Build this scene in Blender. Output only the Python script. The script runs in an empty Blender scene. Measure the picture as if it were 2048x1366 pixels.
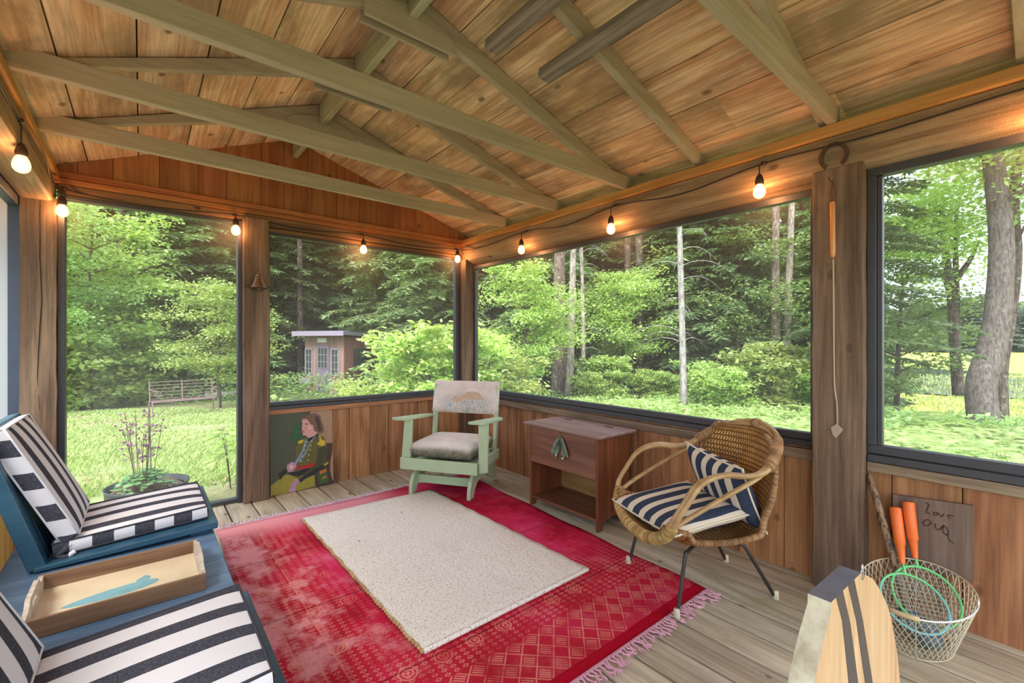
import bpy, math, random
import numpy as np
from mathutils import Vector, Matrix
S = bpy.context.scene
COL = S.collection
R_ = math.radians

# ------------------------------------------------------------------ camera, sky, exposure
cam = bpy.data.objects.new('camera', bpy.data.cameras.new('camera'))
COL.objects.link(cam); S.camera = cam
cam.location = (0, 0, 1.2)
YAW = math.atan2(742, 896)                     # clockwise from +Y
cam.rotation_euler = (R_(90), 0, -YAW)
cam.data.sensor_width = 36; cam.data.lens = 15.75
cam.data.clip_start = 0.02; cam.data.clip_end = 900
S.view_settings.view_transform = 'Standard'; S.view_settings.look = 'None'
S.view_settings.gamma = 1; S.view_settings.use_curve_mapping = False
S.view_settings.exposure = 1.92
FX, FY = math.sin(YAW), math.cos(YAW)
RX, RY = math.cos(YAW), -math.sin(YAW)

W = bpy.data.worlds.new('sky'); S.world = W; W.use_nodes = True
wt = W.node_tree; wt.nodes.clear()
sky = wt.nodes.new('ShaderNodeTexSky'); sky.sky_type = 'NISHITA'
sky.sun_disc = False; sky.sun_elevation = R_(48); sky.sun_rotation = R_(200)
sky.air_density = 1.0; sky.dust_density = 3.0; sky.ozone_density = 1.0
hz = wt.nodes.new('ShaderNodeMix'); hz.data_type = 'RGBA'
hz.inputs['Factor'].default_value = 0.75
hz.inputs['B'].default_value = (0.80, 0.92, 1.10, 1)
skm = wt.nodes.new('ShaderNodeVectorMath'); skm.operation = 'SCALE'; skm.inputs['Scale'].default_value = 0.12
wt.links.new(sky.outputs[0], skm.inputs[0]); wt.links.new(skm.outputs[0], hz.inputs['A'])
bg = wt.nodes.new('ShaderNodeBackground'); bg.inputs['Strength'].default_value = 1.0
wo = wt.nodes.new('ShaderNodeOutputWorld')
wt.links.new(hz.outputs['Result'], bg.inputs[0]); wt.links.new(bg.outputs[0], wo.inputs[0])

sun = bpy.data.objects.new('sun', bpy.data.lights.new('sun', 'SUN')); COL.objects.link(sun)
sun.data.energy = 1.6; sun.data.angle = R_(25); sun.data.color = (1.0, 0.96, 0.88)
sun.rotation_euler = (R_(38), 0, R_(-150 + 90))

# ------------------------------------------------------------------ mesh collector
class MB:
    def __init__(s): s.v = []; s.f = []; s.m = []
    def add(s, vs, fs, mi=0):
        o = len(s.v); s.v += [tuple(p) for p in vs]
        s.f += [tuple(i + o for i in f) for f in fs]; s.m += [mi] * len(fs)
        return s
    def box(s, x0, x1, y0, y1, z0, z1, mi=0):
        vs = [(x0,y0,z0),(x1,y0,z0),(x1,y1,z0),(x0,y1,z0),(x0,y0,z1),(x1,y0,z1),(x1,y1,z1),(x0,y1,z1)]
        return s.add(vs, [(0,3,2,1),(4,5,6,7),(0,1,5,4),(1,2,6,5),(2,3,7,6),(3,0,4,7)], mi)
    def beam(s, a, b, w, h, up=(0,0,1), mi=0):
        a = Vector(a); b = Vector(b); d = (b-a).normalized(); u = Vector(up)
        sd = d.cross(u).normalized(); u = sd.cross(d).normalized()
        vs = []
        for p in (a, b):
            for i, j in ((-1,-1),(1,-1),(1,1),(-1,1)):
                vs.append(p + sd*(i*w/2) + u*(j*h/2))
        return s.add(vs, [(0,3,2,1),(4,5,6,7),(0,1,5,4),(1,2,6,5),(2,3,7,6),(3,0,4,7)], mi)
    def prism(s, pts, fn, t0, t1, mi=0):
        """pts 2d outline, fn(u,v,t)->3d"""
        n = len(pts)
        vs = [fn(u, v, t0) for u, v in pts] + [fn(u, v, t1) for u, v in pts]
        fs = [tuple(range(n-1, -1, -1)), tuple(range(n, 2*n))]
        fs += [(i, (i+1) % n, n+(i+1) % n, n+i) for i in range(n)]
        return s.add(vs, fs, mi)
    def tube(s, pts, r, n=8, mi=0, closed=False, cap=True):
        P = [Vector(p) for p in pts]; k = len(P)
        rr = r if isinstance(r, (list, tuple)) else [r]*k
        T = []
        for i in range(k):
            if closed: t = P[(i+1) % k] - P[i-1]
            else: t = P[min(i+1, k-1)] - P[max(i-1, 0)]
            T.append(t.normalized() if t.length > 1e-9 else Vector((0,0,1)))
        nrm = T[0].cross(Vector((0,0,1)))
        if nrm.length < 1e-3: nrm = T[0].cross(Vector((1,0,0)))
        nrm.normalize(); vs = []
        for i in range(k):
            nrm = (nrm - T[i]*nrm.dot(T[i]))
            if nrm.length < 1e-6: nrm = T[i].orthogonal()
            nrm.normalize(); bi = T[i].cross(nrm)
            for j in range(n):
                a = 2*math.pi*j/n
                vs.append(P[i] + (nrm*math.cos(a) + bi*math.sin(a))*rr[i])
        fs = []
        for i in range(k if closed else k-1):
            i2 = (i+1) % k
            for j in range(n):
                j2 = (j+1) % n
                fs.append((i*n+j, i*n+j2, i2*n+j2, i2*n+j))
        if cap and not closed:
            fs.append(tuple(range(n-1, -1, -1))); fs.append(tuple((k-1)*n+j for j in range(n)))
        return s.add(vs, fs, mi)
    def lathe(s, prof, c=(0,0,0), n=24, mi=0, sx=1, sy=1, cap=True):
        vs = []; k = len(prof)
        for r, z in prof:
            for j in range(n):
                a = 2*math.pi*j/n
                vs.append((c[0]+r*math.cos(a)*sx, c[1]+r*math.sin(a)*sy, c[2]+z))
        fs = [(i*n+j, i*n+(j+1) % n, (i+1)*n+(j+1) % n, (i+1)*n+j) for i in range(k-1) for j in range(n)]
        if cap: fs += [tuple(range(n-1, -1, -1)), tuple((k-1)*n+j for j in range(n))]
        return s.add(vs, fs, mi)
    def ball(s, c, r, n=10, mi=0, sc=(1,1,1)):
        vs = [(c[0], c[1], c[2]-r*sc[2])]; fs = []
        for i in range(1, n):
            t = math.pi*i/n - math.pi/2
            for j in range(n):
                a = 2*math.pi*j/n
                vs.append((c[0]+r*sc[0]*math.cos(t)*math.cos(a), c[1]+r*sc[1]*math.cos(t)*math.sin(a), c[2]+r*sc[2]*math.sin(t)))
        vs.append((c[0], c[1], c[2]+r*sc[2])); L = len(vs)-1
        for j in range(n): fs.append((0, 1+(j+1) % n, 1+j)); fs.append((L, L-n+j, L-n+(j+1) % n))
        for i in range(n-2):
            for j in range(n): fs.append((1+i*n+j, 1+i*n+(j+1) % n, 1+(i+1)*n+(j+1) % n, 1+(i+1)*n+j))
        return s.add(vs, fs, mi)
    def grid(s, fn, nu, nv, mi=0, close_u=False):
        vs = [fn(i/nu, j/nv) for j in range(nv+1) for i in range(nu+1)]
        fs = [(j*(nu+1)+i, j*(nu+1)+i+1, (j+1)*(nu+1)+i+1, (j+1)*(nu+1)+i) for j in range(nv) for i in range(nu)]
        return s.add(vs, fs, mi)
    def build(s, name, mats, parent=None, origin=None, smooth=False, bevel=0, seg=2, mod=None):
        me = bpy.data.meshes.new(name)
        o = (0,0,0)
        if origin is not None: o = origin
        elif parent is not None and parent.get('_world'): o = parent.location
        vs = [(a-o[0], b-o[1], c-o[2]) for a, b, c in s.v]
        me.from_pydata(vs, [], s.f)
        for m in (mats if isinstance(mats, (list, tuple)) else [mats]): me.materials.append(m)
        me.polygons.foreach_set('material_index', s.m)
        if smooth: me.polygons.foreach_set('use_smooth', [True]*len(s.f))
        me.update()
        ob = bpy.data.objects.new(name, me); COL.objects.link(ob)
        if parent is not None: ob.parent = parent
        elif origin is not None: ob.location = origin
        if bevel:
            b = ob.modifiers.new('bevel', 'BEVEL'); b.width = bevel; b.segments = seg; b.limit_method = 'ANGLE'; b.angle_limit = R_(35)
        if mod: mod(ob)
        return ob

def arr_mesh(name, V, F, mats, mi=None, smooth=False):
    """numpy quads/tris: V (n,3), F (m,k)"""
    me = bpy.data.meshes.new(name)
    k = F.shape[1]
    me.vertices.add(len(V)); me.vertices.foreach_set('co', np.ascontiguousarray(V, dtype=np.float32).ravel())
    me.loops.add(F.size); me.loops.foreach_set('vertex_index', np.ascontiguousarray(F, dtype=np.int32).ravel())
    me.polygons.add(len(F)); me.polygons.foreach_set('loop_start', np.arange(0, F.size, k, dtype=np.int32))
    me.polygons.foreach_set('loop_total', np.full(len(F), k, dtype=np.int32))
    if smooth: me.polygons.foreach_set('use_smooth', np.ones(len(F), dtype=bool))
    for m in mats: me.materials.append(m)
    if mi is not None: me.polygons.foreach_set('material_index', mi)
    me.update(calc_edges=True); me.validate()
    return me

def tag(o, label=None, cat=None, group=None, kind=None):
    if label: o['label'] = label
    if cat: o['category'] = cat
    if group: o['group'] = group
    if kind: o['kind'] = kind
    return o
def thing(name, label, cat, loc=(0,0,0), rz=0, group=None, world=False, kind=None):
    o = bpy.data.objects.new(name, None); COL.objects.link(o); o.empty_display_size = .05
    o.location = loc; o.rotation_euler = (0,0,rz)
    if world: o['_world'] = 1
    return tag(o, label, cat, group, kind)
def obj_of(name, me, parent=None):
    o = bpy.data.objects.new(name, me); COL.objects.link(o)
    if parent is not None: o.parent = parent
    return o
def copy_tree(o, parent=None):
    c = o.copy(); COL.objects.link(c)
    if parent is not None: c.parent = parent
    for ch in list(o.children): copy_tree(ch, c)
    return c
def smooth_path(pts, k=6, closed=False):
    P = [Vector(p) for p in pts]; n = len(P); out = []
    rng = n if closed else n-1
    for i in range(rng):
        p0 = P[(i-1) % n] if closed or i > 0 else P[0]; p1 = P[i]
        p2 = P[(i+1) % n]; p3 = P[(i+2) % n] if closed or i+2 < n else P[-1]
        for j in range(k):
            t = j/k
            out.append(0.5*((2*p1)+(p2-p0)*t+(2*p0-5*p1+4*p2-p3)*t*t+(3*p1-p0-3*p2+p3)*t**3))
    if not closed: out.append(P[-1])
    return out

# ------------------------------------------------------------------ material helpers
def srgb(r, g, b):
    f = lambda c: (c/255/12.92) if c/255 <= .04045 else ((c/255+.055)/1.055)**2.4
    return (f(r), f(g), f(b), 1)
class NT:
    def __init__(s, name):
        s.mat = bpy.data.materials.new(name); s.mat.use_nodes = True
        s.t = s.mat.node_tree; s.t.nodes.clear()
        s.out = s.t.nodes.new('ShaderNodeOutputMaterial')
    def n(s, typ, **kw):
        nd = s.t.nodes.new('ShaderNode'+typ)
        for k, v in kw.items(): setattr(nd, k, v)
        return nd
    def l(s, a, b): s.t.links.new(a, b)
    def put(s, sock, v):
        if isinstance(v, bpy.types.NodeSocket): s.l(v, sock)
        else: sock.default_value = v
    def math(s, op, a, b=0.0, c=0.0):
        nd = s.n('Math', operation=op)
        s.put(nd.inputs[0], a); s.put(nd.inputs[1], b); s.put(nd.inputs[2], c)
        return nd.outputs[0]
    def mix(s, f, a, b, mode='MIX'):
        nd = s.n('Mix', data_type='RGBA', blend_type=mode)
        s.put(nd.inputs['Factor'], f); s.put(nd.inputs['A'], a); s.put(nd.inputs['B'], b)
        return nd.outputs['Result']
    def ramp(s, f, stops):
        nd = s.n('ValToRGB'); e = nd.color_ramp.elements
        while len(e) < len(stops): e.new(0.5)
        for i, (p, c) in enumerate(stops):
            e[i].position = p; e[i].color = c if len(c) == 4 else (*c, 1)
        s.l(f, nd.inputs[0]); return nd.outputs[0]
    def coord(s, kind='Object', scale=(1,1,1), island=0):
        tc = s.n('TexCoord'); v = tc.outputs[kind]
        if island:
            g = s.n('NewGeometry'); m = s.math('MULTIPLY', g.outputs['Random Per Island'], island)
            ad = s.n('VectorMath', operation='ADD'); s.l(v, ad.inputs[0])
            cb = s.n('CombineXYZ'); s.l(m, cb.inputs[0]); s.l(m, cb.inputs[1]); s.l(m, cb.inputs[2])
            s.l(cb.outputs[0], ad.inputs[1]); v = ad.outputs[0]
        mp = s.n('Mapping'); s.l(v, mp.inputs[0]); mp.inputs['Scale'].default_value = scale
        return mp.outputs[0]
    def noise(s, vec, scale=5, detail=4, rough=.55, dist=0):
        nd = s.n('TexNoise'); s.l(vec, nd.inputs['Vector'])
        nd.inputs['Scale'].default_value = scale; nd.inputs['Detail'].default_value = detail
        nd.inputs['Roughness'].default_value = rough; nd.inputs['Distortion'].default_value = dist
        return nd.outputs['Fac']
    def voro(s, vec, scale=5, feature='F1', out='Distance', rnd=1):
        nd = s.n('TexVoronoi', feature=feature); s.l(vec, nd.inputs['Vector'])
        nd.inputs['Scale'].default_value = scale
        nd.inputs['Randomness'].default_value = rnd
        return nd.outputs[out]
    def bump(s, h, strength=.3, dist=.01):
        nd = s.n('Bump'); s.l(h, nd.inputs['Height']); nd.inputs['Strength'].default_value = strength
        nd.inputs['Distance'].default_value = dist; return nd.outputs[0]
    def step(s, x, a, b):
        nd = s.n('MapRange', interpolation_type='SMOOTHSTEP'); s.put(nd.inputs[0], x)
        nd.inputs[1].default_value = a; nd.inputs[2].default_value = b
        return nd.outputs[0]
    def done(s, col, rough=.6, bump=None, metal=0, spec=None, **kw):
        b = s.n('BsdfPrincipled')
        s.put(b.inputs['Base Color'], col); s.put(b.inputs['Roughness'], rough); s.put(b.inputs['Metallic'], metal)
        if spec is not None: b.inputs['Specular IOR Level'].default_value = spec
        if bump is not None: s.l(bump, b.inputs['Normal'])
        for k, v in kw.items(): s.put(b.inputs[k], v)
        s.l(b.outputs[0], s.out.inputs[0]); return s.mat

def wood(name, light, dark, axis=2, knots=.0, vary=.25, rough=.65, fine=.5, saw=0, stain=None, stainamt=.0, scale=1.0, bump=.25, spec=.3):
    N = NT(name)
    sc = [9*scale]*3; sc[axis] = .7*scale
    v = N.coord('Object', tuple(sc), island=7.3)
    n1 = N.noise(v, 1.0, 5, .6, 1.2)
    f = N.step(n1, .3, .7)
    c = N.mix(f, dark, light)
    sf = [70*scale]*3; sf[axis] = 3*scale
    vf = N.coord('Object', tuple(sf), island=3.1)
    n2 = N.noise(vf, 1.0, 3, .6)
    g = N.ramp(n2, [(.3, (1-fine*.55,)*3), (.62, (1.04,)*3)])
    c = N.mix(1.0, c, g, 'MULTIPLY')
    h = n2
    if stain is not None:
        ss = [2.2]*3; ss[axis] = .9
        vs = N.coord('Object', tuple(ss), island=2.0)
        st = N.step(N.noise(vs, 1.3, 5, .65), .62-.25*stainamt, .82-.2*stainamt)
        c = N.mix(N.math('MULTIPLY', st, .85), c, stain)
    if knots:
        ks = [5.6*scale]*3; ks[axis] = 3.4*scale
        vk = N.coord('Object', tuple(ks), island=5.7)
        d = N.voro(vk, 1.0)
        kk = N.math('SUBTRACT', 1.0, N.step(d, .05, .05+.10*knots))
        ring = N.math('MULTIPLY', N.math('SINE', N.math('MULTIPLY', d, 75.0)), N.math('SUBTRACT', 1.0, N.step(d, .1, .3)))
        c = N.mix(N.math('MULTIPLY', N.math('MAXIMUM', ring, 0.0), .22), c, tuple(x*.45 for x in dark[:3])+(1,))
        c = N.mix(N.math('MULTIPLY', kk, .85), c, tuple(x*.28 for x in dark[:3])+(1,))
    if vary:
        ge = N.n('NewGeometry')
        r = N.math('MULTIPLY_ADD', ge.outputs['Random Per Island'], 2*vary, 1-vary)
        hs = N.n('HueSaturation'); N.l(c, hs.inputs['Color']); N.l(r, hs.inputs['Value'])
        r2 = N.math('MULTIPLY_ADD', N.math('FRACT', N.math('MULTIPLY', ge.outputs['Random Per Island'], 17.3)), .012, .494)
        N.l(r2, hs.inputs['Hue']); c = hs.outputs[0]
    if saw:
        sv = [1]*3; vv = N.coord('Object', (1,1,1))
        w = N.n('TexWave', wave_type='BANDS', bands_direction='XYZ'[axis]); N.l(vv, w.inputs['Vector'])
        w.inputs['Scale'].default_value = 46; w.inputs['Distortion'].default_value = 14; w.inputs['Detail'].default_value = 4; w.inputs['Detail Scale'].default_value = 2.5
        c = N.mix(saw*.35, c, N.mix(w.outputs['Fac'], tuple(x*.5 for x in dark[:3])+(1,), light))
        h = N.math('ADD', n2, N.math('MULTIPLY', w.outputs['Fac'], .5))
    return N.done(c, rough, N.bump(h, bump, .004), spec=spec)

def plain(name, col, rough=.5, metal=0, noise=0, scale=30, bump=0, spec=.5, dark=None, **kw):
    N = NT(name); c = col; b = None
    if noise or bump:
        n = N.noise(N.coord('Object'), scale, 4)
    if noise: c = N.mix(N.math('MULTIPLY', N.step(n, .4, .75), noise), col, dark or tuple(x*.45 for x in col[:3])+(1,))
    if bump: b = N.bump(n, bump, .003)
    return N.done(c, rough, b, metal, spec, **kw)

def leaf(name, a, b, trans=.35, rough=.5):
    N = NT(name)
    g = N.n('NewGeometry'); oi = N.n('ObjectInfo')
    f = N.math('FRACT', N.math('ADD', g.outputs['Random Per Island'], N.math('MULTIPLY', oi.outputs['Random'], 0.0)))
    c = N.mix(f, a, b)
    hs = N.n('HueSaturation'); N.l(c, hs.inputs['Color'])
    N.l(N.math('MULTIPLY_ADD', oi.outputs['Random'], .5, .78), hs.inputs['Value'])
    N.l(N.math('MULTIPLY_ADD', oi.outputs['Random'], .03, .485), hs.inputs['Hue'])
    d = N.n('BsdfDiffuse'); N.l(hs.outputs[0], d.inputs[0])
    t = N.n('BsdfTranslucent'); 
    tc = N.mix(1.0, hs.outputs[0], (1.2, 1.15, .8, 1), 'MULTIPLY'); N.l(tc, t.inputs[0])
    m = N.n('MixShader'); m.inputs[0].default_value = trans
    N.l(d.outputs[0], m.inputs[1]); N.l(t.outputs[0], m.inputs[2])
    gl = N.n('BsdfGlossy'); gl.inputs['Roughness'].default_value = rough; gl.inputs[0].default_value = (1,1,1,1)
    m2 = N.n('MixShader'); m2.inputs[0].default_value = .05
    N.l(m.outputs[0], m2.inputs[1]); N.l(gl.outputs[0], m2.inputs[2])
    N.l(m2.outputs[0], N.out.inputs[0]); return N.mat

rnd = random.Random(11)
# ------------------------------------------------------------------ room materials
M_roof = wood('roof_board_wood', srgb(234,198,160), srgb(200,148,106), axis=1, knots=.7, vary=.2, stain=srgb(136,112,84), stainamt=.75, fine=.75)
M_gable = wood('gable_wood', srgb(168,108,66), srgb(136,78,44), axis=2, knots=1.0, vary=.10, fine=.3, rough=.5)
M_side = wood('siding_wood', srgb(188,136,92), srgb(142,92,58), axis=2, knots=1.0, vary=.2, fine=.55, stain=srgb(96,66,48), stainamt=.4)
M_sideL = wood('pale_siding_wood', srgb(214,170,98), srgb(180,130,66), axis=2, knots=.4, vary=.12)
M_floor = wood('deck_wood', srgb(200,188,164), srgb(160,146,122), axis=1, knots=.3, vary=.16, fine=.55, rough=.6, stain=srgb(140,132,92), stainamt=.3)
M_green = wood('green_grey_painted_wood', srgb(166,150,126), srgb(148,132,108), axis=0, vary=.05, fine=.18, rough=.6, bump=.1)
M_ridge = wood('ridge_wood', srgb(176,170,136), srgb(140,134,104), axis=1, vary=.05, fine=.3)
M_beam = wood('rough_timber_wood', srgb(184,154,120), srgb(136,106,78), axis=1, knots=.6, vary=.05, saw=.45, fine=.8, bump=.6, stain=srgb(110,92,74), stainamt=.5)
M_beamx = wood('rough_header_wood', srgb(140,104,74), srgb(98,70,48), axis=0, knots=.4, vary=.05, fine=.5)
M_post = wood('rough_post_wood', srgb(150,124,100), srgb(104,82,64), axis=2, knots=.8, vary=.05, saw=.35, fine=.8, bump=.6, stain=srgb(78,62,52), stainamt=.55)
M_trim = wood('orange_trim_wood', srgb(196,146,84), srgb(164,112,56), axis=1, knots=.2, vary=.05, fine=.25)
M_trimx = wood('orange_trim_wood_cross', srgb(176,114,64), srgb(140,80,42), axis=0, knots=.4, vary=.05, fine=.3)
M_rail = wood('grey_rail_wood', srgb(158,138,112), srgb(112,92,72), axis=1, knots=.5, vary=.1, fine=.6)
M_railx = wood('tan_rail_wood', srgb(186,136,92), srgb(146,98,62), axis=0, knots=.3, vary=.1, fine=.5)
M_grey = wood('weathered_rail_wood', srgb(150,134,118), srgb(104,92,82), axis=1, vary=.1, fine=.8)
M_black = plain('black_frame_paint', srgb(62,60,64), .45, noise=.3, scale=12)
M_blueframe = plain('blue_black_frame_paint', srgb(58,68,88), .45, noise=.3, scale=12)
def screen_mat(name, a, col):
    N = NT(name)
    t = N.n('BsdfTransparent'); d = N.n('BsdfDiffuse'); d.inputs[0].default_value = col
    w = N.voro(N.coord('Object', (1,1,1)), 600, rnd=0)
    m = N.n('MixShader'); m.inputs[0].default_value = a
    N.l(t.outputs[0], m.inputs[1]); N.l(d.outputs[0], m.inputs[2]); N.l(m.outputs[0], N.out.inputs[0])
    return N.mat
M_screen = screen_mat('insect_screen', .2, (.40,.40,.41,1))
N = NT('hazy_plastic_sheet'); tr_ = N.n('BsdfTransparent'); d_ = N.n('BsdfDiffuse'); d_.inputs[0].default_value = (.8,.8,.8,1); t_ = N.n('BsdfTranslucent'); t_.inputs[0].default_value = (.85,.85,.85,1)
a_ = N.n('AddShader'); m_ = N.n('MixShader'); m_.inputs[0].default_value = .5; m2_ = N.n('MixShader'); m2_.inputs[0].default_value = .42
N.l(d_.outputs[0], m_.inputs[1]); N.l(t_.outputs[0], m_.inputs[2]); N.l(tr_.outputs[0], m2_.inputs[1]); N.l(m_.outputs[0], m2_.inputs[2]); N.l(m2_.outputs[0], N.out.inputs[0]); M_plastic = N.mat

# ------------------------------------------------------------------ room shell
XL, XR, YB, YF = -.55, 2.63, 3.905, -1.25
XRID, ZRID = .96, 2.83
def roof_z(x): return ZRID-.40*(XRID-x) if x < XRID else ZRID-.32*(x-XRID)

def st(name, mb, mats, label=None, **kw):
    o = mb.build(name, mats, **kw); o['kind'] = 'structure'
    if label: o['label'] = label
    return o
# floor
mb = MB(); x = XL-.12; wds = .163
while x < XR+.05:
    mb.box(x+.0055, x+wds-.0055, YF, YB+.1, -.03, 0); x += wds
st('floor', mb, M_floor, 'weathered grey tan deck boards', bevel=.0025)
mb = MB(); mb.box(XL-.1, XR+.08, YF, YB+.1, -.2, -.05)  # slab under the boards; its near black colour paints the shade in the gaps
st('floor_joists', mb, plain('joist_shadow_wood', srgb(36,30,26), .9), 'joists beneath the deck boards, coloured near black as gap shade')
# ceiling boards
mb = MB(); 
for side in (-1, 1):
    x = XRID; i = 0
    while (x > XL-.35) if side < 0 else (x < XR+.4):
        w = rnd.uniform(.2, .27); x2 = x+side*w
        a, b = (x2, x) if side < 0 else (x, x2)
        g = .0045
        za, zb = roof_z(a+g), roof_z(b-g)
        cuts = [YF-.2, YB+.25] if rnd.random() < .4 else [YF-.2, rnd.uniform(.3, 3.2), YB+.25]
        for c0, c1 in zip(cuts, cuts[1:]):
            dz = rnd.uniform(0, .004)
            vs = [(a+g,c0+.001,za+dz),(b-g,c0+.001,zb+dz),(b-g,c1-.001,zb+dz),(a+g,c1-.001,za+dz)]
            vs += [(p[0],p[1],p[2]+.022) for p in vs]
            mb.add(vs, [(3,2,1,0),(4,5,6,7),(1,0,4,5),(2,1,5,6),(3,2,6,7),(0,3,7,4)])
        x = x2
st('ceiling', mb, M_roof, 'tan and orange board ceiling with dark seams and stains', bevel=.002)
# roofing sheet above the boards
mb = MB()
for a, b in ((XL-.4, XRID), (XRID, XR+.45)):
    vs = [(a,YF-.25,roof_z(a)+.03),(b,YF-.25,roof_z(b)+.03),(b,YB+.3,roof_z(b)+.03),(a,YB+.3,roof_z(a)+.03)]
    vs += [(p[0],p[1],p[2]+.03) for p in vs]
    mb.add(vs, [(3,2,1,0),(4,5,6,7),(1,0,4,5),(2,1,5,6),(3,2,6,7),(0,3,7,4)])
st('ceiling_roofing', mb, plain('roofing_felt', srgb(60,56,52), .9), 'dark roofing over the ceiling boards')
# unseen rear gable behind the camera, added to cut sky light on the trusses
mb = MB(); mb.prism([(XL-.1,2.10),(XR+.1,2.10),(XR+.1,roof_z(XR+.1)),(XRID,ZRID),(XL-.1,roof_z(XL-.1))], lambda u,v,t: (u,t,v), YF-.02, YF)
st('wall_front_added_gable', mb, M_gable, 'unseen board gable added above the open near end to cut sky light')
# gable siding
mb = MB(); x = XL-.1
while x < XR+.08:
    w = rnd.uniform(.14, .24); b = min(x+w, XR+.1); a = x
    z0 = 2.14
    def top(q): return roof_z(q)+.0
    pts = [(a+.0015, z0), (b-.0015, z0), (b-.0015, top(b))]
    if a < XRID < b: pts.append((XRID, ZRID))
    pts.append((a+.0015, top(a)))
    mb.prism(pts, lambda u, v, t: (u, t, v), YB, YB+.02)
    x = b
mb.prism([(XL-.1,2.14),(XR+.1,2.14),(XR+.1,roof_z(XR+.1)),(XRID,ZRID),(XL-.1,roof_z(XL-.1))], lambda u,v,t: (u,t,v), YB+.021, YB+.035)
st('wall_back_gable', mb, M_gable, 'reddish brown vertical gable boards with knots')
# lower siding
def siding(name, mat, label, fn, a0, a1, z0, z1, ws, seed):
    r = random.Random(seed); mb = MB(); a = a0
    while a < a1-.01:
        b = min(a+r.uniform(*ws), a1); d = r.uniform(0, .004)
        fn(mb, a+.0015, b-.0015, z0, z1, d); a = b
    fn(mb, a0, a1, z0, z1, .022)
    return st(name, mb, mat, label, bevel=.002)
siding('wall_right', M_side, 'low wall of brown vertical boards under the right windows', lambda m,a,b,z0,z1,d: m.box(XR+d, XR+.03+d, a, b, z0, z1), YF, YB, 0, .66, (.17,.26), 3)
siding('wall_back', M_side, 'low wall of brown vertical boards under the back window', lambda m,a,b,z0,z1,d: m.box(a, b, YB+d, YB+.03+d, z0, z1), .74, XR, 0, .66, (.14,.2), 4)
siding('wall_left', M_sideL, 'low wall of pale yellow vertical boards', lambda m,a,b,z0,z1,d: m.box(XL-.03-d, XL-d, a, b, 0, .68), -.2, YB-.1, 0, .66, (.12,.17), 5)
# posts
def post(x0,x1,y0,y1,z0,z1,label, rough=.012, seed=1, cracks=()):
    r = random.Random(seed); mb = MB(); n = 16; vs=[]; fs=[]
    for i in range(n+1):
        z = z0+(z1-z0)*i/n
        for (px,py) in ((x0,y0),(x1,y0),(x1,y1),(x0,y1)):
            vs.append((px+r.uniform(-1,1)*rough*.22, py+r.uniform(-1,1)*rough*.22, z))
    for i in range(n):
        for j in range(4): fs.append((i*4+j,i*4+(j+1)%4,(i+1)*4+(j+1)%4,(i+1)*4+j))
    fs += [(3,2,1,0),(n*4,n*4+1,n*4+2,n*4+3)]
    mb.add(vs, fs)
    for c in cracks: mb.tube(c, [.0008]+[.0022]*(len(c)-2)+[.0008], 5, 1)
    o = mb.build('timber_post', [M_post, M_crack], origin=((x0+x1)/2,(y0+y1)/2,z0), bevel=.006)
    return tag(o, label, None, kind='structure')
M_crack = plain('crack_dark', srgb(30,20,14), .9)
post(2.545, 2.68, .553, .757, 0, 2.03, 'broad rough sawn post between the two right windows', seed=2)
post(2.525, 2.67, 3.785, 3.94, 0, 2.03, 'rough corner post behind the rocking chair', seed=3)
post(.583, .752, 3.80, 3.94, 0, 2.125, 'rough post with the hanging bell beside the door', seed=4)
post(-.54, -.39, 3.80, 3.94, 0, 2.06, 'cracked rough post in the left back corner', seed=5,
     cracks=([(-.455,3.799,2.04),(-.458,3.799,1.7),(-.45,3.799,1.45),(-.462,3.799,1.2),(-.468,3.799,1.0),(-.46,3.799,.8)],))
# header beams
mb = MB()
mb.prism([(2.553,2.182),(2.553,2.03),(2.565,2.018),(2.655,1.972),(2.68,1.972),(2.68,2.182)], lambda u,v,t:(u,t,v), YF, YB+.04)
st('header_beam', mb, M_beam, 'rough timber beam over the right windows', bevel=.004)
mb = MB(); mb.prism([(-.405,2.19),(-.405,2.045),(-.42,2.035),(-.54,2.035),(-.54,2.19)], lambda u,v,t:(u,t,v), YF, YB+.04)
st('header_beam', mb, M_beam, 'rough timber beam along the left side', bevel=.004)
mb = MB(); mb.box(-.39, 2.56, YB-.035, YB+.03, 2.09, 2.165); mb.box(.75, 2.56, YB-.02, YB+.03, 2.055, 2.085)
st('header_beam', mb, M_beamx, 'dark header over the back openings', bevel=.004)
# trims
mb = MB(); mb.box(2.53, 2.69, YF, YB, 2.184, 2.236); st('trim_1', mb, M_trim, 'orange top plate along the right side', bevel=.003)
mb = MB(); mb.box(-.56, -.385, YF, YB, 2.192, 2.236); st('trim_2', mb, M_trim, 'orange top plate along the left side', bevel=.003)
mb = MB(); mb.box(-.43, 2.6, YB-.045, YB-.002, 2.205, 2.24); mb.box(-.43, 2.6, YB-.04, YB-.002, 2.167, 2.202)
st('trim_3', mb, M_trimx, 'two orange boards along the foot of the gable', bevel=.003)
mb = MB(); mb.box(2.60, XR+.04, .757, YB-.12, .60, .652); mb.box(2.60, XR+.04, YF, .553, .598, .642)
st('trim_4', mb, M_rail, 'grey weathered rail under the right window sills', bevel=.004)
mb = MB(); mb.box(.752, 2.55, YB-.02, YB+.03, .625, .664); st('trim_5', mb, M_railx, 'tan rail under the back window sill', bevel=.004)
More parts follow.
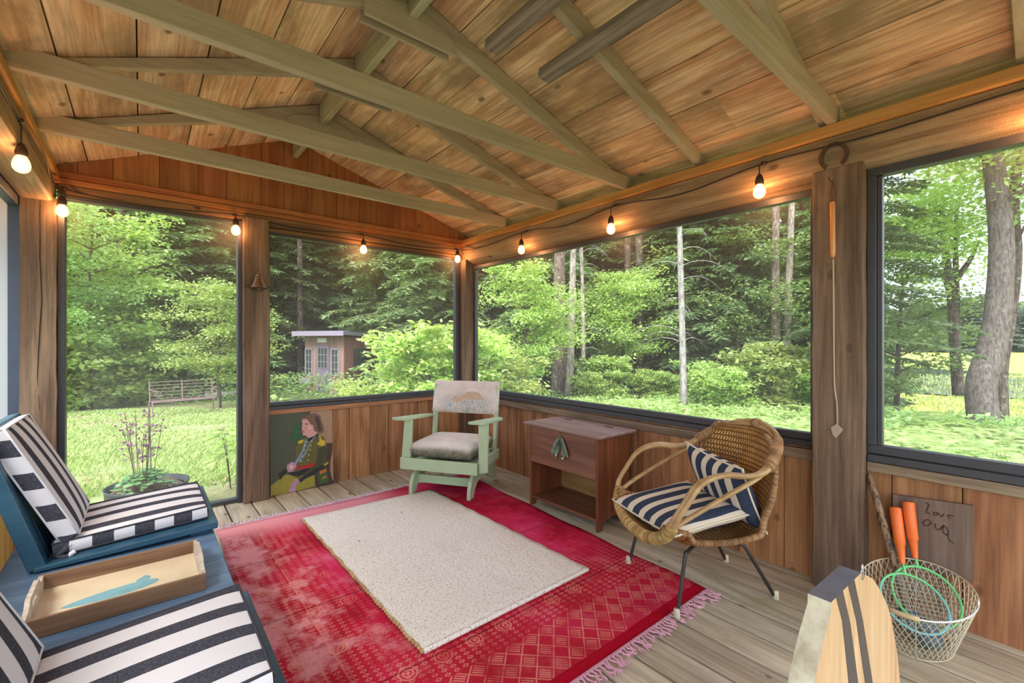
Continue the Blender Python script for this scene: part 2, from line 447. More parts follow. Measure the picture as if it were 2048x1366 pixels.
# window and door frames
def framed(name, label, mats, boxes, screen, smat):
    mb = MB()
    for b in boxes: mb.box(*b)
    o = mb.build(name, mats, bevel=.003); tag(o, label, kind='structure')
    m2 = MB(); m2.add(screen, [(0,1,2,3)]); s = m2.build('screen', smat, parent=o); s['label'] = 'fine insect screen'
    return o
y0,y1 = .757, YB-.12
framed('window_1', 'long black framed screen window on the right side', M_black,
  [(2.605,2.665,y0,y1,.664,.694),(2.615,2.66,y0,y1,.698,.735),(2.62,2.66,y0,y1,1.935,1.972),(2.62,2.66,y0,y0+.03,.735,1.935),(2.62,2.66,y1-.03,y1,.735,1.935)],
  [(2.64,y0,.73),(2.64,y1,.73),(2.64,y1,1.94),(2.64,y0,1.94)], M_screen)
y0,y1 = YF,.553
framed('window_2', 'black framed screen window at the right edge', M_black,
  [(2.60,2.665,y0,y1,.645,.678),(2.61,2.66,y0,y1,.682,.722),(2.60,2.66,y0,y1,1.962,2.008),(2.60,2.66,y1-.035,y1,.722,1.97),(2.612,2.65,y1-.055,y1-.035,.722,1.96)],
  [(2.64,y0,.72),(2.64,y1,.72),(2.64,y1,1.97),(2.64,y0,1.97)], M_screen)
framed('window_3', 'black framed screen window in the back wall', M_black,
  [(.752,2.53,YB-.03,YB+.02,.666,.69),(.752,2.53,YB-.02,YB+.02,.694,.722),(.752,2.53,YB-.01,YB+.02,2.03,2.055),(.752,.775,YB-.01,YB+.02,.722,2.03),(2.465,2.53,YB-.03,YB+.02,.722,2.04)],
  [(.76,YB,.72),(2.5,YB,.72),(2.5,YB,2.04),(.76,YB,2.04)], M_screen)
framed('door_1', 'tall black framed screen opening to the lawn', M_black,
  [(-.39,-.357,3.84,YB+.03,.0,2.10),(.553,.583,YB-.05,YB+.03,0,2.1),(-.36,.56,YB-.04,YB+.03,2.075,2.1),(-.36,.56,YB-.03,YB+.03,0,.03)],
  [(-.36,YB,.02),(.56,YB,.02),(.56,YB,2.08),(-.36,YB,2.08)], M_screen)
o = framed('window_4', 'blue black framed window on the left covered with hazy plastic', M_blueframe,
  [(XL-.075,XL+.012,3.83,3.93,.68,2.036),(XL-.06,XL+.005,-.2,3.93,1.985,2.07),(XL-.06,XL-.005,-.2,3.80,.68,.73)],
  [(XL-.04,-.2,.72),(XL-.04,3.84,.72),(XL-.04,3.84,2.0),(XL-.04,-.2,2.0)], M_plastic)
# ridge board
mb = MB(); mb.box(XRID-.02, XRID+.02, YF-.2, YB, 2.685, ZRID-.005)
st('ridge_board', mb, M_ridge, 'pale ridge board under the peak', bevel=.003)
# trusses
def truss(y, chord, label):
    t = thing('roof_truss', label, None, (XRID, y, 2.236), world=True, kind='structure')
    D = .105
    for sgn, xe in ((-1, -.47), (1, 2.62)):
        m = MB(); xi = XRID+sgn*.021
        pts = [(xi, roof_z(xi)-.003), (xe, roof_z(xe)-.003), (xe, max(2.237, roof_z(xe)-.003-D)), (xi, roof_z(xi)-.003-D)]
        if abs(pts[1][1]-pts[2][1]) < .01: pts.pop(2)
        m.prism(pts, lambda u,v,t_: (u, t_, v), y-.02, y+.02)
        m.build('rafter', M_green, t, bevel=.003)
    if chord:
        m = MB(); yc = y-.042
        m.prism([(-.46,2.237),(2.585,2.237),(2.585,min(2.325,roof_z(2.585)-.004)),(2.565,2.325),(-.36,2.325),(-.46,roof_z(-.46)-.006)], lambda u,v,t_: (u, t_, v), yc-.02, yc+.02)
        m.build('tie_beam', M_green, t, bevel=.003)
    for dy in ((-.0285, .0285) if chord else ()):
        m = MB()
        m.prism([(.735,2.60),(1.185,2.60),(1.185,2.655),(1.13,2.70),(.99,2.735),(.93,2.735),(.79,2.70),(.735,2.665)], lambda u,v,t_: (u, t_, v), y+dy-.0075, y+dy+.0075)
        m.build('gusset', M_green, t, bevel=.002)
for y, c, l in ((3.215,1,'roof truss nearest the gable'),(2.565,1,'roof truss second from the gable'),(1.905,1,'roof truss above the middle of the room'),
                (1.35,0,'plain rafter pair crossing above the weathered rails'),(.714,1,'roof truss above the broad right post'),(.07,0,'rafter pair at the far right of the ceiling')):
    truss(y, c, l)

# ------------------------------------------------------------------ string lights
M_cable = plain('black_cable_rubber', srgb(36,32,30), .6)
M_socket = plain('dark_socket', srgb(66,42,30), .5)
def glow(name, col, s):
    N = NT(name); e = N.n('Emission'); e.inputs[0].default_value = col; e.inputs[1].default_value = s
    N.l(e.outputs[0], N.out.inputs[0]); return N.mat
M_fil = glow('lit_filament', (1, .72, .38, 1), 14)
def bulb_glass():
    N = NT('lit_bulb_glass')
    t = N.n('BsdfTransparent'); e = N.n('Emission'); e.inputs[0].default_value = (1,.62,.30,1); e.inputs[1].default_value = 1.1
    g = N.n('BsdfGlossy'); g.inputs['Roughness'].default_value = .1
    m = N.n('MixShader'); m.inputs[0].default_value = .42; m2 = N.n('MixShader'); m2.inputs[0].default_value = .1
    N.l(t.outputs[0], m.inputs[1]); N.l(e.outputs[0], m.inputs[2]); N.l(m.outputs[0], m2.inputs[1]); N.l(g.outputs[0], m2.inputs[2])
    N.l(m2.outputs[0], N.out.inputs[0]); return N.mat
M_bulb = bulb_glass()
sl = thing('string_lights', 'black cable of lit warm bulbs strung around the eaves', 'string lights', (1.0,3.8,2.1), world=True)
bulbs = [(-.40,1.9,1.97),(-.395,2.821,1.965),(-.362,3.77,1.985),(.53,3.78,2.012),(1.481,3.80,2.0),(2.44,3.80,2.03),(2.49,2.882,1.985),(2.49,1.94,1.98),(2.49,.979,1.99),(2.49,.02,2.0),(2.49,-.94,2.0)]
wall_at = []
for b in bulbs:
    x = b[0]
    if b[1] < 3.7: x = 2.548 if b[0] > 1 else -.40
    wall_at.append((x, b[1] if b[1] < 3.7 else 3.835, 2.145 if b[1] < 3.7 else 2.13))
path = []
for i, p in enumerate(wall_at):
    path.append(p)
    if i < len(wall_at)-1:
        q = wall_at[i+1]
        if i == 5:
            path += [(2.52,3.77,2.12),(2.546,3.5,2.115)]
        elif i == 1 or i == 0: path.append(((p[0]+q[0])/2, (p[1]+q[1])/2, 2.14))
        else: path.append(((p[0]+q[0])/2-(.012 if i>5 else 0), (p[1]+q[1])/2, 2.10+ (0.03 if i==8 else 0)))
mb = MB(); mb.tube(smooth_path(path, 6), .0042, 6)
mb.build('cable', M_cable, sl, smooth=True)
glass_me = sock_me = None
for b, w in zip(bulbs, wall_at):
    so = thing('socket', None, None); so.parent = sl
    bpy.data.objects.remove(so)
    m = MB(); zb = b[2]
    m.tube([w, (b[0]*.6+w[0]*.4, b[1]*.6+w[1]*.4, w[2]-.012), (b[0], b[1], w[2]-.03), (b[0], b[1], zb+.075)], .0036, 6)
    m.lathe([(.006,.085),(.012,.078),(.017,.066),(.021,.05),(.021,.03),(.0185,.028)], (b[0],b[1],zb), 14)
    m.box(w[0]-.012, w[0]+.012, w[1]-.012, w[1]+.012, w[2]-.006, w[2]+.008)
    so = m.build('socket', M_socket, sl, smooth=True)
    so_loc = Vector((0,0,0))
    g = MB(); g.lathe([(.014,.03),(.022,.02),(.028,.004),(.030,-.010),(.028,-.024),(.020,-.036),(.009,-.042),(.001,-.043)], (0,0,0), 16)
    if glass_me is None:
        go = g.build('bulb', M_bulb, None, smooth=True); glass_me = go.data
        f = MB(); pts = [( .009*math.cos(a*2.1), .009*math.sin(a*2.1), .018-.045*a/8) for a in range(9)]
        f.tube(pts, .0016, 5); fo = f.build('filament', M_fil); sock_me = fo.data
    else:
        go = obj_of('bulb', glass_me); fo = obj_of('filament', sock_me)
    rel = Vector((b[0],b[1],zb)) - sl.location
    go.parent = sl; go.location = rel
    fo.parent = go; fo.location = (0,0,0)
    ld = bpy.data.lights.new('bulb_light', 'POINT'); ld.energy = 1.6; ld.color = (1,.42,.15); ld.shadow_soft_size = .022
    lo = bpy.data.objects.new('bulb_light', ld); COL.objects.link(lo); lo.parent = go; lo.location = (0,0,-.004)
M_bulb_shadow = True

# ------------------------------------------------------------------ rugs
def red_rug_mat():
    N = NT('faded_crimson_rug'); tc = N.n('TexCoord'); sp = N.n('SeparateXYZ'); N.l(tc.outputs['Object'], sp.inputs[0])
    x, y = sp.outputs[0], sp.outputs[1]
    ve = N.coord('Object', (1,1,1))
    def cell(sx, sy):
        cx = N.math('ABSOLUTE', N.math('SUBTRACT', N.math('FRACT', N.math('DIVIDE', x, sx)), .5))
        cy = N.math('ABSOLUTE', N.math('SUBTRACT', N.math('FRACT', N.math('DIVIDE', y, sy)), .5))
        return cx, cy
    # small knots
    ax, ay = cell(.038, .026)
    d1 = N.math('ADD', ax, ay)
    k1 = N.math('LESS_THAN', N.math('ABSOLUTE', N.math('SUBTRACT', d1, .28)), .10)
    # lattice bars
    bx, by = cell(.085, .085)
    k2 = N.math('LESS_THAN', N.math('ABSOLUTE', N.math('SUBTRACT', N.math('ADD', bx, by), .5)), .05)
    fine = N.math('GREATER_THAN', N.math('ABSOLUTE', N.math('SUBTRACT', N.math('FRACT', N.math('DIVIDE', N.math('ADD', x, y), .016)), .5)), .22)
    k2 = N.math('MAXIMUM', k2, N.math('MULTIPLY', fine, N.math('LESS_THAN', N.math('ADD', bx, by), .36)))
    # rosettes
    rx, ry = cell(.145, .30)
    dr = N.math('SQRT', N.math('ADD', N.math('POWER', N.math('MULTIPLY', rx, .145), 2.0), N.math('POWER', N.math('MULTIPLY', ry, .30), 2.0)))
    k3 = N.math('MULTIPLY', N.math('LESS_THAN', dr, .042), N.math('GREATER_THAN', N.math('SINE', N.math('MULTIPLY', dr, 420.0)), .1))
    near = N.math('LESS_THAN', y, -.78); left = N.math('LESS_THAN', x, -.62)
    band = N.math('MULTIPLY', N.math('GREATER_THAN', y, -1.08), near)
    lat = N.math('LESS_THAN', y, -.86)
    k = N.math('ADD', N.math('MULTIPLY', k2, lat), N.math('MULTIPLY', k1, N.math('SUBTRACT', 1.0, lat)))
    k = N.math('MAXIMUM', k, N.math('MULTIPLY', k3, N.math('SUBTRACT', 1.0, lat)))
    # lines of the ribbed left part
    ln = N.math('LESS_THAN', N.math('FRACT', N.math('DIVIDE', x, .062)), .12)
    k = N.math('MAXIMUM', k, N.math('MULTIPLY', ln, N.math('MULTIPLY', left, .8)))
    n1 = N.noise(ve, 2.3, 4, .6); n2 = N.noise(ve, 5.5, 5, .65)
    base = N.ramp(n1, [(.32, srgb(138,12,38)), (.5, srgb(188,24,68)), (.7, srgb(216,62,116))])
    zone = N.math('ADD', N.step(N.math('MULTIPLY', y, -1.0), .35, .85), N.step(N.math('MULTIPLY', x, -1.0), .35, .7))
    zone = N.math('MINIMUM', zone, 1.0)
    base = N.mix(N.math('MULTIPLY', zone, .55), base, srgb(172,40,48))
    fade = N.math('MULTIPLY', N.step(N.math('ADD', n2, N.math('MULTIPLY', N.step(x, -.35, -.9), .12)), .52, .72), N.math('MULTIPLY_ADD', N.step(N.math('MULTIPLY', x, -1.0), .3, .75), .6, .15))
    fade2 = N.math('MULTIPLY', N.step(y, .75, 1.1), N.math('MULTIPLY', N.step(N.math('MULTIPLY', x, -1.0), -.45, 0), .7))
    c = N.mix(N.math('MAXIMUM', fade, fade2), base, srgb(232,178,184))
    kk = N.math('MULTIPLY', k, N.math('MULTIPLY', N.math('MULTIPLY_ADD', zone, .50, .10), N.step(N.noise(ve, 9, 3), .25, .6)))
    c = N.mix(kk, c, srgb(222,160,136))
    # solid dark border at the ends
    bd = N.math('MULTIPLY', N.math('LESS_THAN', y, -1.10), 1.0)
    c = N.mix(bd, c, srgb(160,8,36))
    w = N.noise(N.coord('Object', (1,1,1)), 320, 2)
    c = N.mix(.25, c, N.mix(N.step(w, .3, .7), (.15,.02,.04,1), (1,.5,.55,1)), 'OVERLAY')
    folds = N.math('ABSOLUTE', N.math('SUBTRACT', N.math('FRACT', N.math('DIVIDE', N.math('ADD', y, .42), .62)), .5))
    fl = N.math('LESS_THAN', folds, .008)
    c = N.mix(N.math('MULTIPLY', fl, .5), c, srgb(90,6,26))
    h = N.math('ADD', w, N.math('MULTIPLY', k, .8))
    return N.done(c, .9, N.bump(h, .5, .003), spec=.1)
C0 = (1.245, 2.225)   # rug centre
mb = MB(); nu, nv = 44, 48
cn = [(.30,1.075),(2.10,1.06),(2.25,3.40),(.37,3.385)]
def rug_pt(u, v):
    a = Vector(cn[0]).lerp(Vector(cn[1]), u); b = Vector(cn[3]).lerp(Vector(cn[2]), u); p = a.lerp(b, v)
    e = min(u, 1-u)
    wav = .006*math.sin(v*23)*max(0, 1-e*14)
    return (p.x+wav, p.y, .008+.0025*(math.sin(u*17+v*5)*math.sin(v*21+u*3)))
mb.grid(rug_pt, nu, nv)
o = mb.build('area_rug', red_rug_mat(), origin=(C0[0],C0[1],.0), smooth=True,
   mod=lambda ob: (lambda m: (setattr(m,'thickness',.007), setattr(m,'offset',-1)))(ob.modifiers.new('solid','SOLIDIFY')))
tag(o, 'large crimson and pink worn patterned rug with fringed ends on the deck', 'rug')
RUG = o
M_fringe = plain('pink_fringe_yarn', srgb(222,168,184), .9, noise=.35, scale=40, dark=srgb(190,110,136))
M_fringe2 = plain('pale_fringe_yarn', srgb(214,196,202), .9, noise=.5, scale=40, dark=srgb(130,50,80))
def fringe(p0, p1, out, n, L, mat, seed):
    r = random.Random(seed); m = MB(); p0 = Vector(p0); p1 = Vector(p1); out = Vector(out); side = (p1-p0).normalized()
    m.beam((p0.x,p0.y,.008), (p1.x,p1.y,.008), .012, .008)
    for i in range(n):
        b = p0.lerp(p1, (i+.5)/n); s1 = r.uniform(-.5,.5)
        tip = None
        ln = L*r.uniform(.5,1.1)
        pts = []
        for k in range(6):
            t = k/5; q = b+out*(ln*t)+side*(s1*ln*t*t+.004*math.sin(k*2+i))
            pts.append((q.x, q.y, .009+.006*abs(math.sin(k*1.7+i))*(1-t*.6)))
        m.tube(pts, [.0055,.0042,.0045,.004,.0036,.002], 5)
        for q in range(3):
            e = Vector(pts[3]); f = e+Vector((*(out*(ln*r.uniform(.25,.55))+side*(r.uniform(-.02,.02))),0)); f.z=.006
            m.tube([e, (e+f)/2+Vector((0,0,.003)), f], [.002,.0016,.001], 4)
    f = m.build('fringe', mat, smooth=True, origin=(C0[0],C0[1],0)); f.parent = RUG; f.location = (0,0,0); return f
fringe(cn[0], cn[1], (0,-1), 90, .075, M_fringe, 1)['label'] = 'pink tasselled fringe at the near end'
fringe(cn[3], cn[2], (0,1), 90, .05, M_fringe2, 2)['label'] = 'pale fringe at the far end'

def white_rug_mat():
    N = NT('cream_woven_rug'); v = N.coord('Object', (95, 150, 1))
    vo = N.voro(v, 1.0, rnd=.55)
    n = N.noise(N.coord('Object', (1.3,.7,1)), 110, 3); nb = N.noise(N.coord('Object'), 3, 3)
    c = N.mix(N.step(vo, .5, .85), srgb(242,234,222), srgb(186,170,156))
    c = N.mix(N.math('MULTIPLY', N.step(n, .62, .72), .7), c, srgb(150,124,106))
    c = N.mix(N.math('MULTIPLY', N.step(nb, .5, .8), .25), c, srgb(206,180,166))
    dk = N.voro(N.coord('Object', (1,1,1)), 4.5); c = N.mix(N.math('MULTIPLY', N.math('LESS_THAN', dk, .035), .8), c, srgb(96,70,50))
    return N.done(c, .95, N.bump(N.math('SUBTRACT', 1.0, vo), .9, .006), spec=.05)
mb = MB(); wc = [(.83,1.535),(1.786,1.545),(1.775,3.155),(.83,3.19)]
def wr(u, v):
    a = Vector(wc[0]).lerp(Vector(wc[1]), u); b = Vector(wc[3]).lerp(Vector(wc[2]), u); p = a.lerp(b, v)
    eu = .004*math.sin(v*60+u)*(1 if u in (0,1) else 0)
    return (p.x+eu, p.y, .0135+.001*math.sin(u*9)*math.sin(v*11))
mb.grid(wr, 30, 40)
WR = mb.build('flatweave_rug', white_rug_mat(), origin=(1.30,2.35,.0), smooth=True, mod=lambda ob: (lambda m: (setattr(m,'thickness',.012), setattr(m,'offset',1)))(ob.modifiers.new('solid','SOLIDIFY')))
tag(WR, 'smaller cream woven rug lying on the crimson rug', 'rug')
mb = MB(); pts = [(wc[0][0]-.004+.002*math.sin(i), wc[0][1]+(wc[3][1]-wc[0][1])*i/70, .018) for i in range(71)]
for i in range(70):
    mb.ball(pts[i], .0105, 6, sc=(1,1.15,.8))
e = mb.build('braided_edge', plain('ochre_edge_yarn', srgb(190,160,112), .9, noise=.6, scale=30, dark=srgb(130,96,50)), smooth=True, origin=(1.30,2.35,0)); e.parent = WR; e.location = (0,0,0); e['label'] = 'ochre braided edge'
mb = MB(); mb.tube([(wc[0][0]+(wc[1][0]-wc[0][0])*i/40, wc[0][1]-.004+.01*i/40, .018) for i in range(41)], .011, 6)
e = mb.build('rolled_hem', white_rug_mat(), smooth=True, origin=(1.30,2.35,0)); e.parent = WR; e.location = (0,0,0)

# ------------------------------------------------------------------ blue double bench with table, cushions, tray
M_blue = wood('blue_painted_wood', srgb(104,132,160), srgb(76,104,134), axis=0, vary=.08, fine=.25, rough=.45, bump=.15, spec=.5)
M_blue2 = wood('deep_blue_painted_wood', srgb(52,92,116), srgb(40,76,100), axis=0, vary=.05, fine=.15, rough=.4, bump=.08, spec=.5)
bench = thing('double_lounge_bench', 'low blue painted wooden two seat lounge with a table between the seats', 'bench', (-.08,2.0,0), world=True)
mb = MB()
ys = [.62,.78,.92,1.06,1.2,1.34,1.48,1.62,1.72,1.855,1.985,2.125,2.27,2.41,2.56,2.72,2.9]
for a, b in zip(ys, ys[1:]): mb.box(-.41, .258, a+.0015, b-.0015, .305, .33)
mb.build('table_top', M_blue, bench, bevel=.003)
mb = MB(); mb.box(.215,.245,.64,2.88,.22,.305); mb.box(-.40,-.37,.64,2.88,.22,.305)
mb.build('side_rail', M_blue2, bench, bevel=.003)
for x in (.225, -.385):
    for y in (.68, 1.66, 2.44, 2.84):
        mb = MB(); mb.box(x-.03, x+.02, y-.04, y+.04, 0.0, .305); mb.build('leg', M_blue2, bench, bevel=.003)
DY2 = -1.33
for dy in (0, DY2):
    mb = MB()
    mb.prism([(.27,.352),(.27,.384),(-.31,.352),(-.31,.335)], lambda u,v,t:(u,t,v), 2.42+dy, 3.08+dy if dy==0 else 3.02+dy)
    mb.build('seat', M_blue2, bench, bevel=.004)
    for yc_ in (2.45, 2.93):
        mb = MB(); mb.box(.17,.235, yc_+dy, yc_+.06+dy, .33, .355); mb.build('seat_cleat', M_blue2, bench, bevel=.002)
    for ya, yb in ((2.432,2.53),(2.54,2.64),(2.65,2.75),(2.76,2.86),(2.87,2.97),(2.98,3.06)):
        mb = MB(); mb.prism([(-.275,.345),(-.432,.87),(-.475,.86),(-.325,.335)], lambda u,v,t:(u,t,v), ya+dy, yb+dy)
        mb.build('back_slat', M_blue2, bench, bevel=.004)
M_charc = plain('charcoal_piping', srgb(52,52,60), .85)
def stripes(name, axis, period, duty, off, dark=srgb(60,60,68), light=srgb(218,215,218), slub=1):
    N = NT(name); tc = N.n('TexCoord'); sp = N.n('SeparateXYZ'); N.l(tc.outputs['Object'], sp.inputs[0])
    q = N.math('FRACT', N.math('DIVIDE', N.math('ADD', sp.outputs[axis], off+10*period), period))
    k = N.math('LESS_THAN', q, duty)
    n = N.noise(N.coord('Object', (1,1,1)), 260, 3, .7)
    d = N.mix(N.step(n, .45, .7), dark, tuple(min(1,c*2.6) for c in dark[:3])+(1,))
    l = N.mix(N.math('MULTIPLY', N.step(n, .5, .75), .2), light, (.5,.5,.5,1))
    return N.done(N.mix(k, l, d), .9, N.bump(n, .15, .002), spec=.1)
M_st_top = stripes('cushion_stripe_cloth', 1, .128, .42, .235+.086)
M_st_side = stripes('cushion_side_stripe_cloth', 0, .132, .5, .02)
def pad(name, parent, L, Wd, T, bulge, fn):
    """L along local x, W along local y; fn(x,y,z)->world"""
    m = MB(); nu, nv = 24, 22
    def topf(sgn):
        def f(u, v):
            x = (u-.5)*L; y = (v-.5)*Wd; ex = 1-(2*u-1)**8; ey = 1-(2*v-1)**8
            z = sgn*(T/2-.006 + .006*min(ex,ey) + bulge*(1-(2*u-1)**2)*(1-(2*v-1)**2)*(1 if sgn>0 else .1))
            return fn(x, y, z)
        return f
    m.grid(topf(1), nu, nv, 0); m.grid(topf(-1), nu, nv, 0)
    zz = T/2-.006
    pr = [(-L/2,-Wd/2),(L/2,-Wd/2),(L/2,Wd/2),(-L/2,Wd/2)]
    for i in range(4):
        a, b = pr[i], pr[(i+1)%4]
        nx, ny = [(0,-1),(1,0),(0,1),(-1,0)][i]
        m.grid(lambda u, v: fn(a[0]+(b[0]-a[0])*u+nx*.006*math.sin(math.pi*v), a[1]+(b[1]-a[1])*u+ny*.006*math.sin(math.pi*v)+ (.0012*math.sin(u*90)*math.sin(math.pi*v) if i in (0,2) else 0), -zz+2*zz*v), 24, 4, 1)
    return m, pr, zz
def cushion(label, dy):
    org = Vector((0, 2.715+dy, .40))
    c = thing('striped_cushion', label, 'cushion', tuple(org))
    # seat pad
    ang = math.atan2(.03, .5); ca, sa = math.cos(ang), math.sin(ang)
    Ls = .50; cx = -.015
    def fs(x,y,z): return (cx + x*ca - z*sa, y, .0 + x*sa + z*ca + .002)
    m, pr, zz = pad('seat_pad', c, Ls, .47, .062, .010, fs)
    sp = m.build('seat_pad', [M_st_top, M_st_side], c, smooth=True)
    mp = MB()
    for s in (1,-1): mp.tube([fs(p[0]*.995,p[1]*.995,s*zz) for p in smooth_path([(a,b,0) for a,b in pr],1,True)] and [fs(x_,y_,s*zz) for x_,y_ in [(pr[i][0]+(pr[(i+1)%4][0]-pr[i][0])*k/8, pr[i][1]+(pr[(i+1)%4][1]-pr[i][1])*k/8) for i in range(4) for k in range(8)]], .0038, 6, closed=True)
    mp.build('piping', M_charc, sp, smooth=True)
    # back pad
    bx, bz = -.185, .035
    tx, tz = -.385, .475
    d = Vector((tx-bx, 0, tz-bz)); L = d.length; d.normalize(); nrm = Vector((d.z, 0, -d.x))
    mid = Vector(((bx+tx)/2, 0, (bz+tz)/2)) - nrm*.035
    def fb(x,y,z):
        q = mid + d*x + nrm*z; return (q.x, y, q.z)
    m, pr, zz = pad('back_pad', c, L, .465, .07, .012, fb)
    bp = m.build('back_pad', [M_st_top, stripes('cushion_back_side_stripe_%d' % (1 if dy else 0), 2, .132, .5, .03)], c, smooth=True)
    mp = MB()
    for s in (1,-1): mp.tube([fb(x_,y_,s*zz) for x_,y_ in [(pr[i][0]+(pr[(i+1)%4][0]-pr[i][0])*k/8, pr[i][1]+(pr[(i+1)%4][1]-pr[i][1])*k/8) for i in range(4) for k in range(8)]], .0038, 6, closed=True)
    mp.build('piping', plain('pale_piping', srgb(214,212,216), .85), bp, smooth=True)
    # tie ribbons at the hinge
    mt = MB()
    for sy in (-.235,):
        mt.tube(smooth_path([(-.215,sy,-.0),(-.235,sy-.012,-.02),(-.25,sy-.006,-.035),(-.225,sy-.02,-.04),(-.2,sy-.015,-.028)],5), .009, 6)
    mt.build('tie', M_st_side, c, smooth=True)
    return c
cushion('striped charcoal and white folding cushion on the far seat of the blue lounge', 0)
cushion('striped charcoal and white cushion in the near lower left corner, in front of the tray', DY2)

M_walnut = wood('tray_brown_wood', srgb(150,118,88), srgb(112,84,60), axis=0, vary=.05, fine=.6)
M_trayend = wood('tray_pale_wood', srgb(206,194,180), srgb(178,160,140), axis=1, vary=.05, fine=.3)
tray = thing('serving_tray', 'rectangular wooden tray with a blue painted shape on its cream base', 'tray', (-.048,2.07,.33), world=True)
x0,x1,y0,y1 = -.272,.176,1.892,2.245
mb = MB(); mb.box(x0+.008,x1-.008,y0+.008,y1-.008,.331,.338); mb.build('base', plain('cream_lacquer', srgb(226,208,176), .12, noise=.2, scale=8, spec=.6), tray)
for ya in (y0, y1-.010):
    mb = MB(); mb.box(x0,x1,ya,ya+.010,.331,.388); mb.build('long_side', M_walnut, tray, bevel=.0015)
for xa in (x0, x1-.012):
    m = MB(); n = 24; yc=(y0+y1)/2; hw=(y1-y0)/2-.010
    top = []
    for i in range(n+1):
        u = -1+2*i/n; h = .388+.026*max(0, min(1, (.62-abs(u))/.25))**1*(1 if abs(u)<.62 else 0)
        t = max(0, min(1, (.66-abs(u))/.22)); h = .388+.026*(t*t*(3-2*t)); top.append((yc+u*hw, h))
    # slot: build as strips leaving the hand hole open
    for i in range(n):
        (ya,ha),(yb,hb) = top[i], top[i+1]
        um = abs(-1+2*(i+.5)/n)
        segs = [(.331,.372),(.391,None)] if um < .26 else [(.331,None)]
        for lo, hi in segs:
            h1, h2 = (hi or ha), (hi or hb)
            m.add([(xa,ya,lo),(xa+.012,ya,lo),(xa+.012,yb,lo),(xa,yb,lo),(xa,ya,h1),(xa+.012,ya,h1),(xa+.012,yb,h2),(xa,yb,h2)], [(0,3,2,1),(4,5,6,7),(0,1,5,4),(1,2,6,5),(2,3,7,6),(3,0,4,7)])
    m.build('end_side', M_trayend, tray)
m = MB(); pts = []
for i in range(40):
    a = 2*math.pi*i/40; u = math.cos(a); r_ = .034*(1+.25*math.cos(a))
    pts.append((-.075+.125*u, 2.055+r_*math.sin(a)+.012*u))
m.prism(pts, lambda u,v,t:(u,v,t), .338, .3386)
m.prism([(-.015,2.07),(.02,2.075),(.028,2.115),(.012,2.135),(-.012,2.11)], lambda u,v,t:(u,v,t), .338, .3387)
m.build('painted_shape', plain('pale_blue_lacquer', srgb(132,178,190), .12, noise=.3, scale=14, spec=.6), tray)

# ------------------------------------------------------------------ green platform rocker
M_mint = plain('mint_green_paint', srgb(172,190,152), .5, noise=.2, scale=7, dark=srgb(140,160,122), bump=.05)
def tapestry(name, ax_u, ax_v):
    N = NT(name); ve = N.coord('Object', (1,1,1)); sp = N.n('SeparateXYZ'); N.l(ve, sp.inputs[0])
    n = N.noise(ve, 9, 5, .7); g = N.noise(N.coord('Object', (40,40,9)), 1.5, 4, .7, 3)
    return N, ve, sp, n, g
def chair_back_mat():
    N, ve, sp, n, g = tapestry('bird_print_cloth_back', 0, 2)
    x, z = sp.outputs[0], sp.outputs[2]
    def blob(cx, cz, rx, rz):
        return N.math('ADD', N.math('POWER', N.math('DIVIDE', N.math('SUBTRACT', x, cx), rx), 2.0), N.math('POWER', N.math('DIVIDE', N.math('SUBTRACT', z, cz), rz), 2.0))
    wide = blob(-.02, .675, .26, .085)
    k = N.math('MULTIPLY', N.step(N.math('ADD', wide, N.math('MULTIPLY', n, .9)), 1.7, .7), N.step(g, .45, .56))
    c = N.mix(N.step(n, .3, .8), srgb(218,206,198), srgb(198,182,170))
    c = N.mix(N.math('MULTIPLY', k, .75), c, srgb(112,140,138))
    k2 = N.math('MULTIPLY', N.step(z, .67, .60), N.step(g, .46, .55)); c = N.mix(N.math('MULTIPLY', k2, .7), c, srgb(128,136,112))
    for cx, cz, rx, rz in ((.06,.70,.055,.028),(.02,.715,.03,.02),(-.07,.735,.085,.035),(-.13,.715,.05,.02)):
        b = N.step(N.math('ADD', blob(cx, cz, rx, rz), N.math('MULTIPLY', n, .3)), 1.25, .9)
        c = N.mix(b, c, N.mix(N.step(g, .3, .7), srgb(202,176,152), srgb(178,148,124)))
    w = N.noise(ve, 300, 2)
    return N.done(c, .9, N.bump(w, .2, .002), spec=.1)
def chair_seat_mat():
    N, ve, sp, n, g = tapestry('grass_print_cloth_seat', 0, 2)
    z = sp.outputs[2]
    c = N.mix(N.step(n, .3, .8), srgb(222,214,206), srgb(204,192,180))
    low = N.step(N.math('ADD', z, N.math('MULTIPLY', n, .05)), .428, .385)
    gg = N.mix(N.step(N.noise(ve, 22, 3), .4, .6), srgb(150,132,100), srgb(92,118,100))
    gg = N.mix(N.step(g, .45, .6), gg, srgb(72,62,48))
    c = N.mix(N.math('MULTIPLY', low, .9), c, gg)
    return N.done(c, .9, N.bump(n, .15, .004), spec=.1)
rk = thing('rocking_chair', 'mint green wooden platform rocking chair with bird print cushions in the corner', 'chair', (1.995,3.142,0.0), math.atan2(.835,-.549))
def pb(o, name, mat, fnb, **kw):
    m = MB(); fnb(m); return m.build(name, mat, o, **kw)
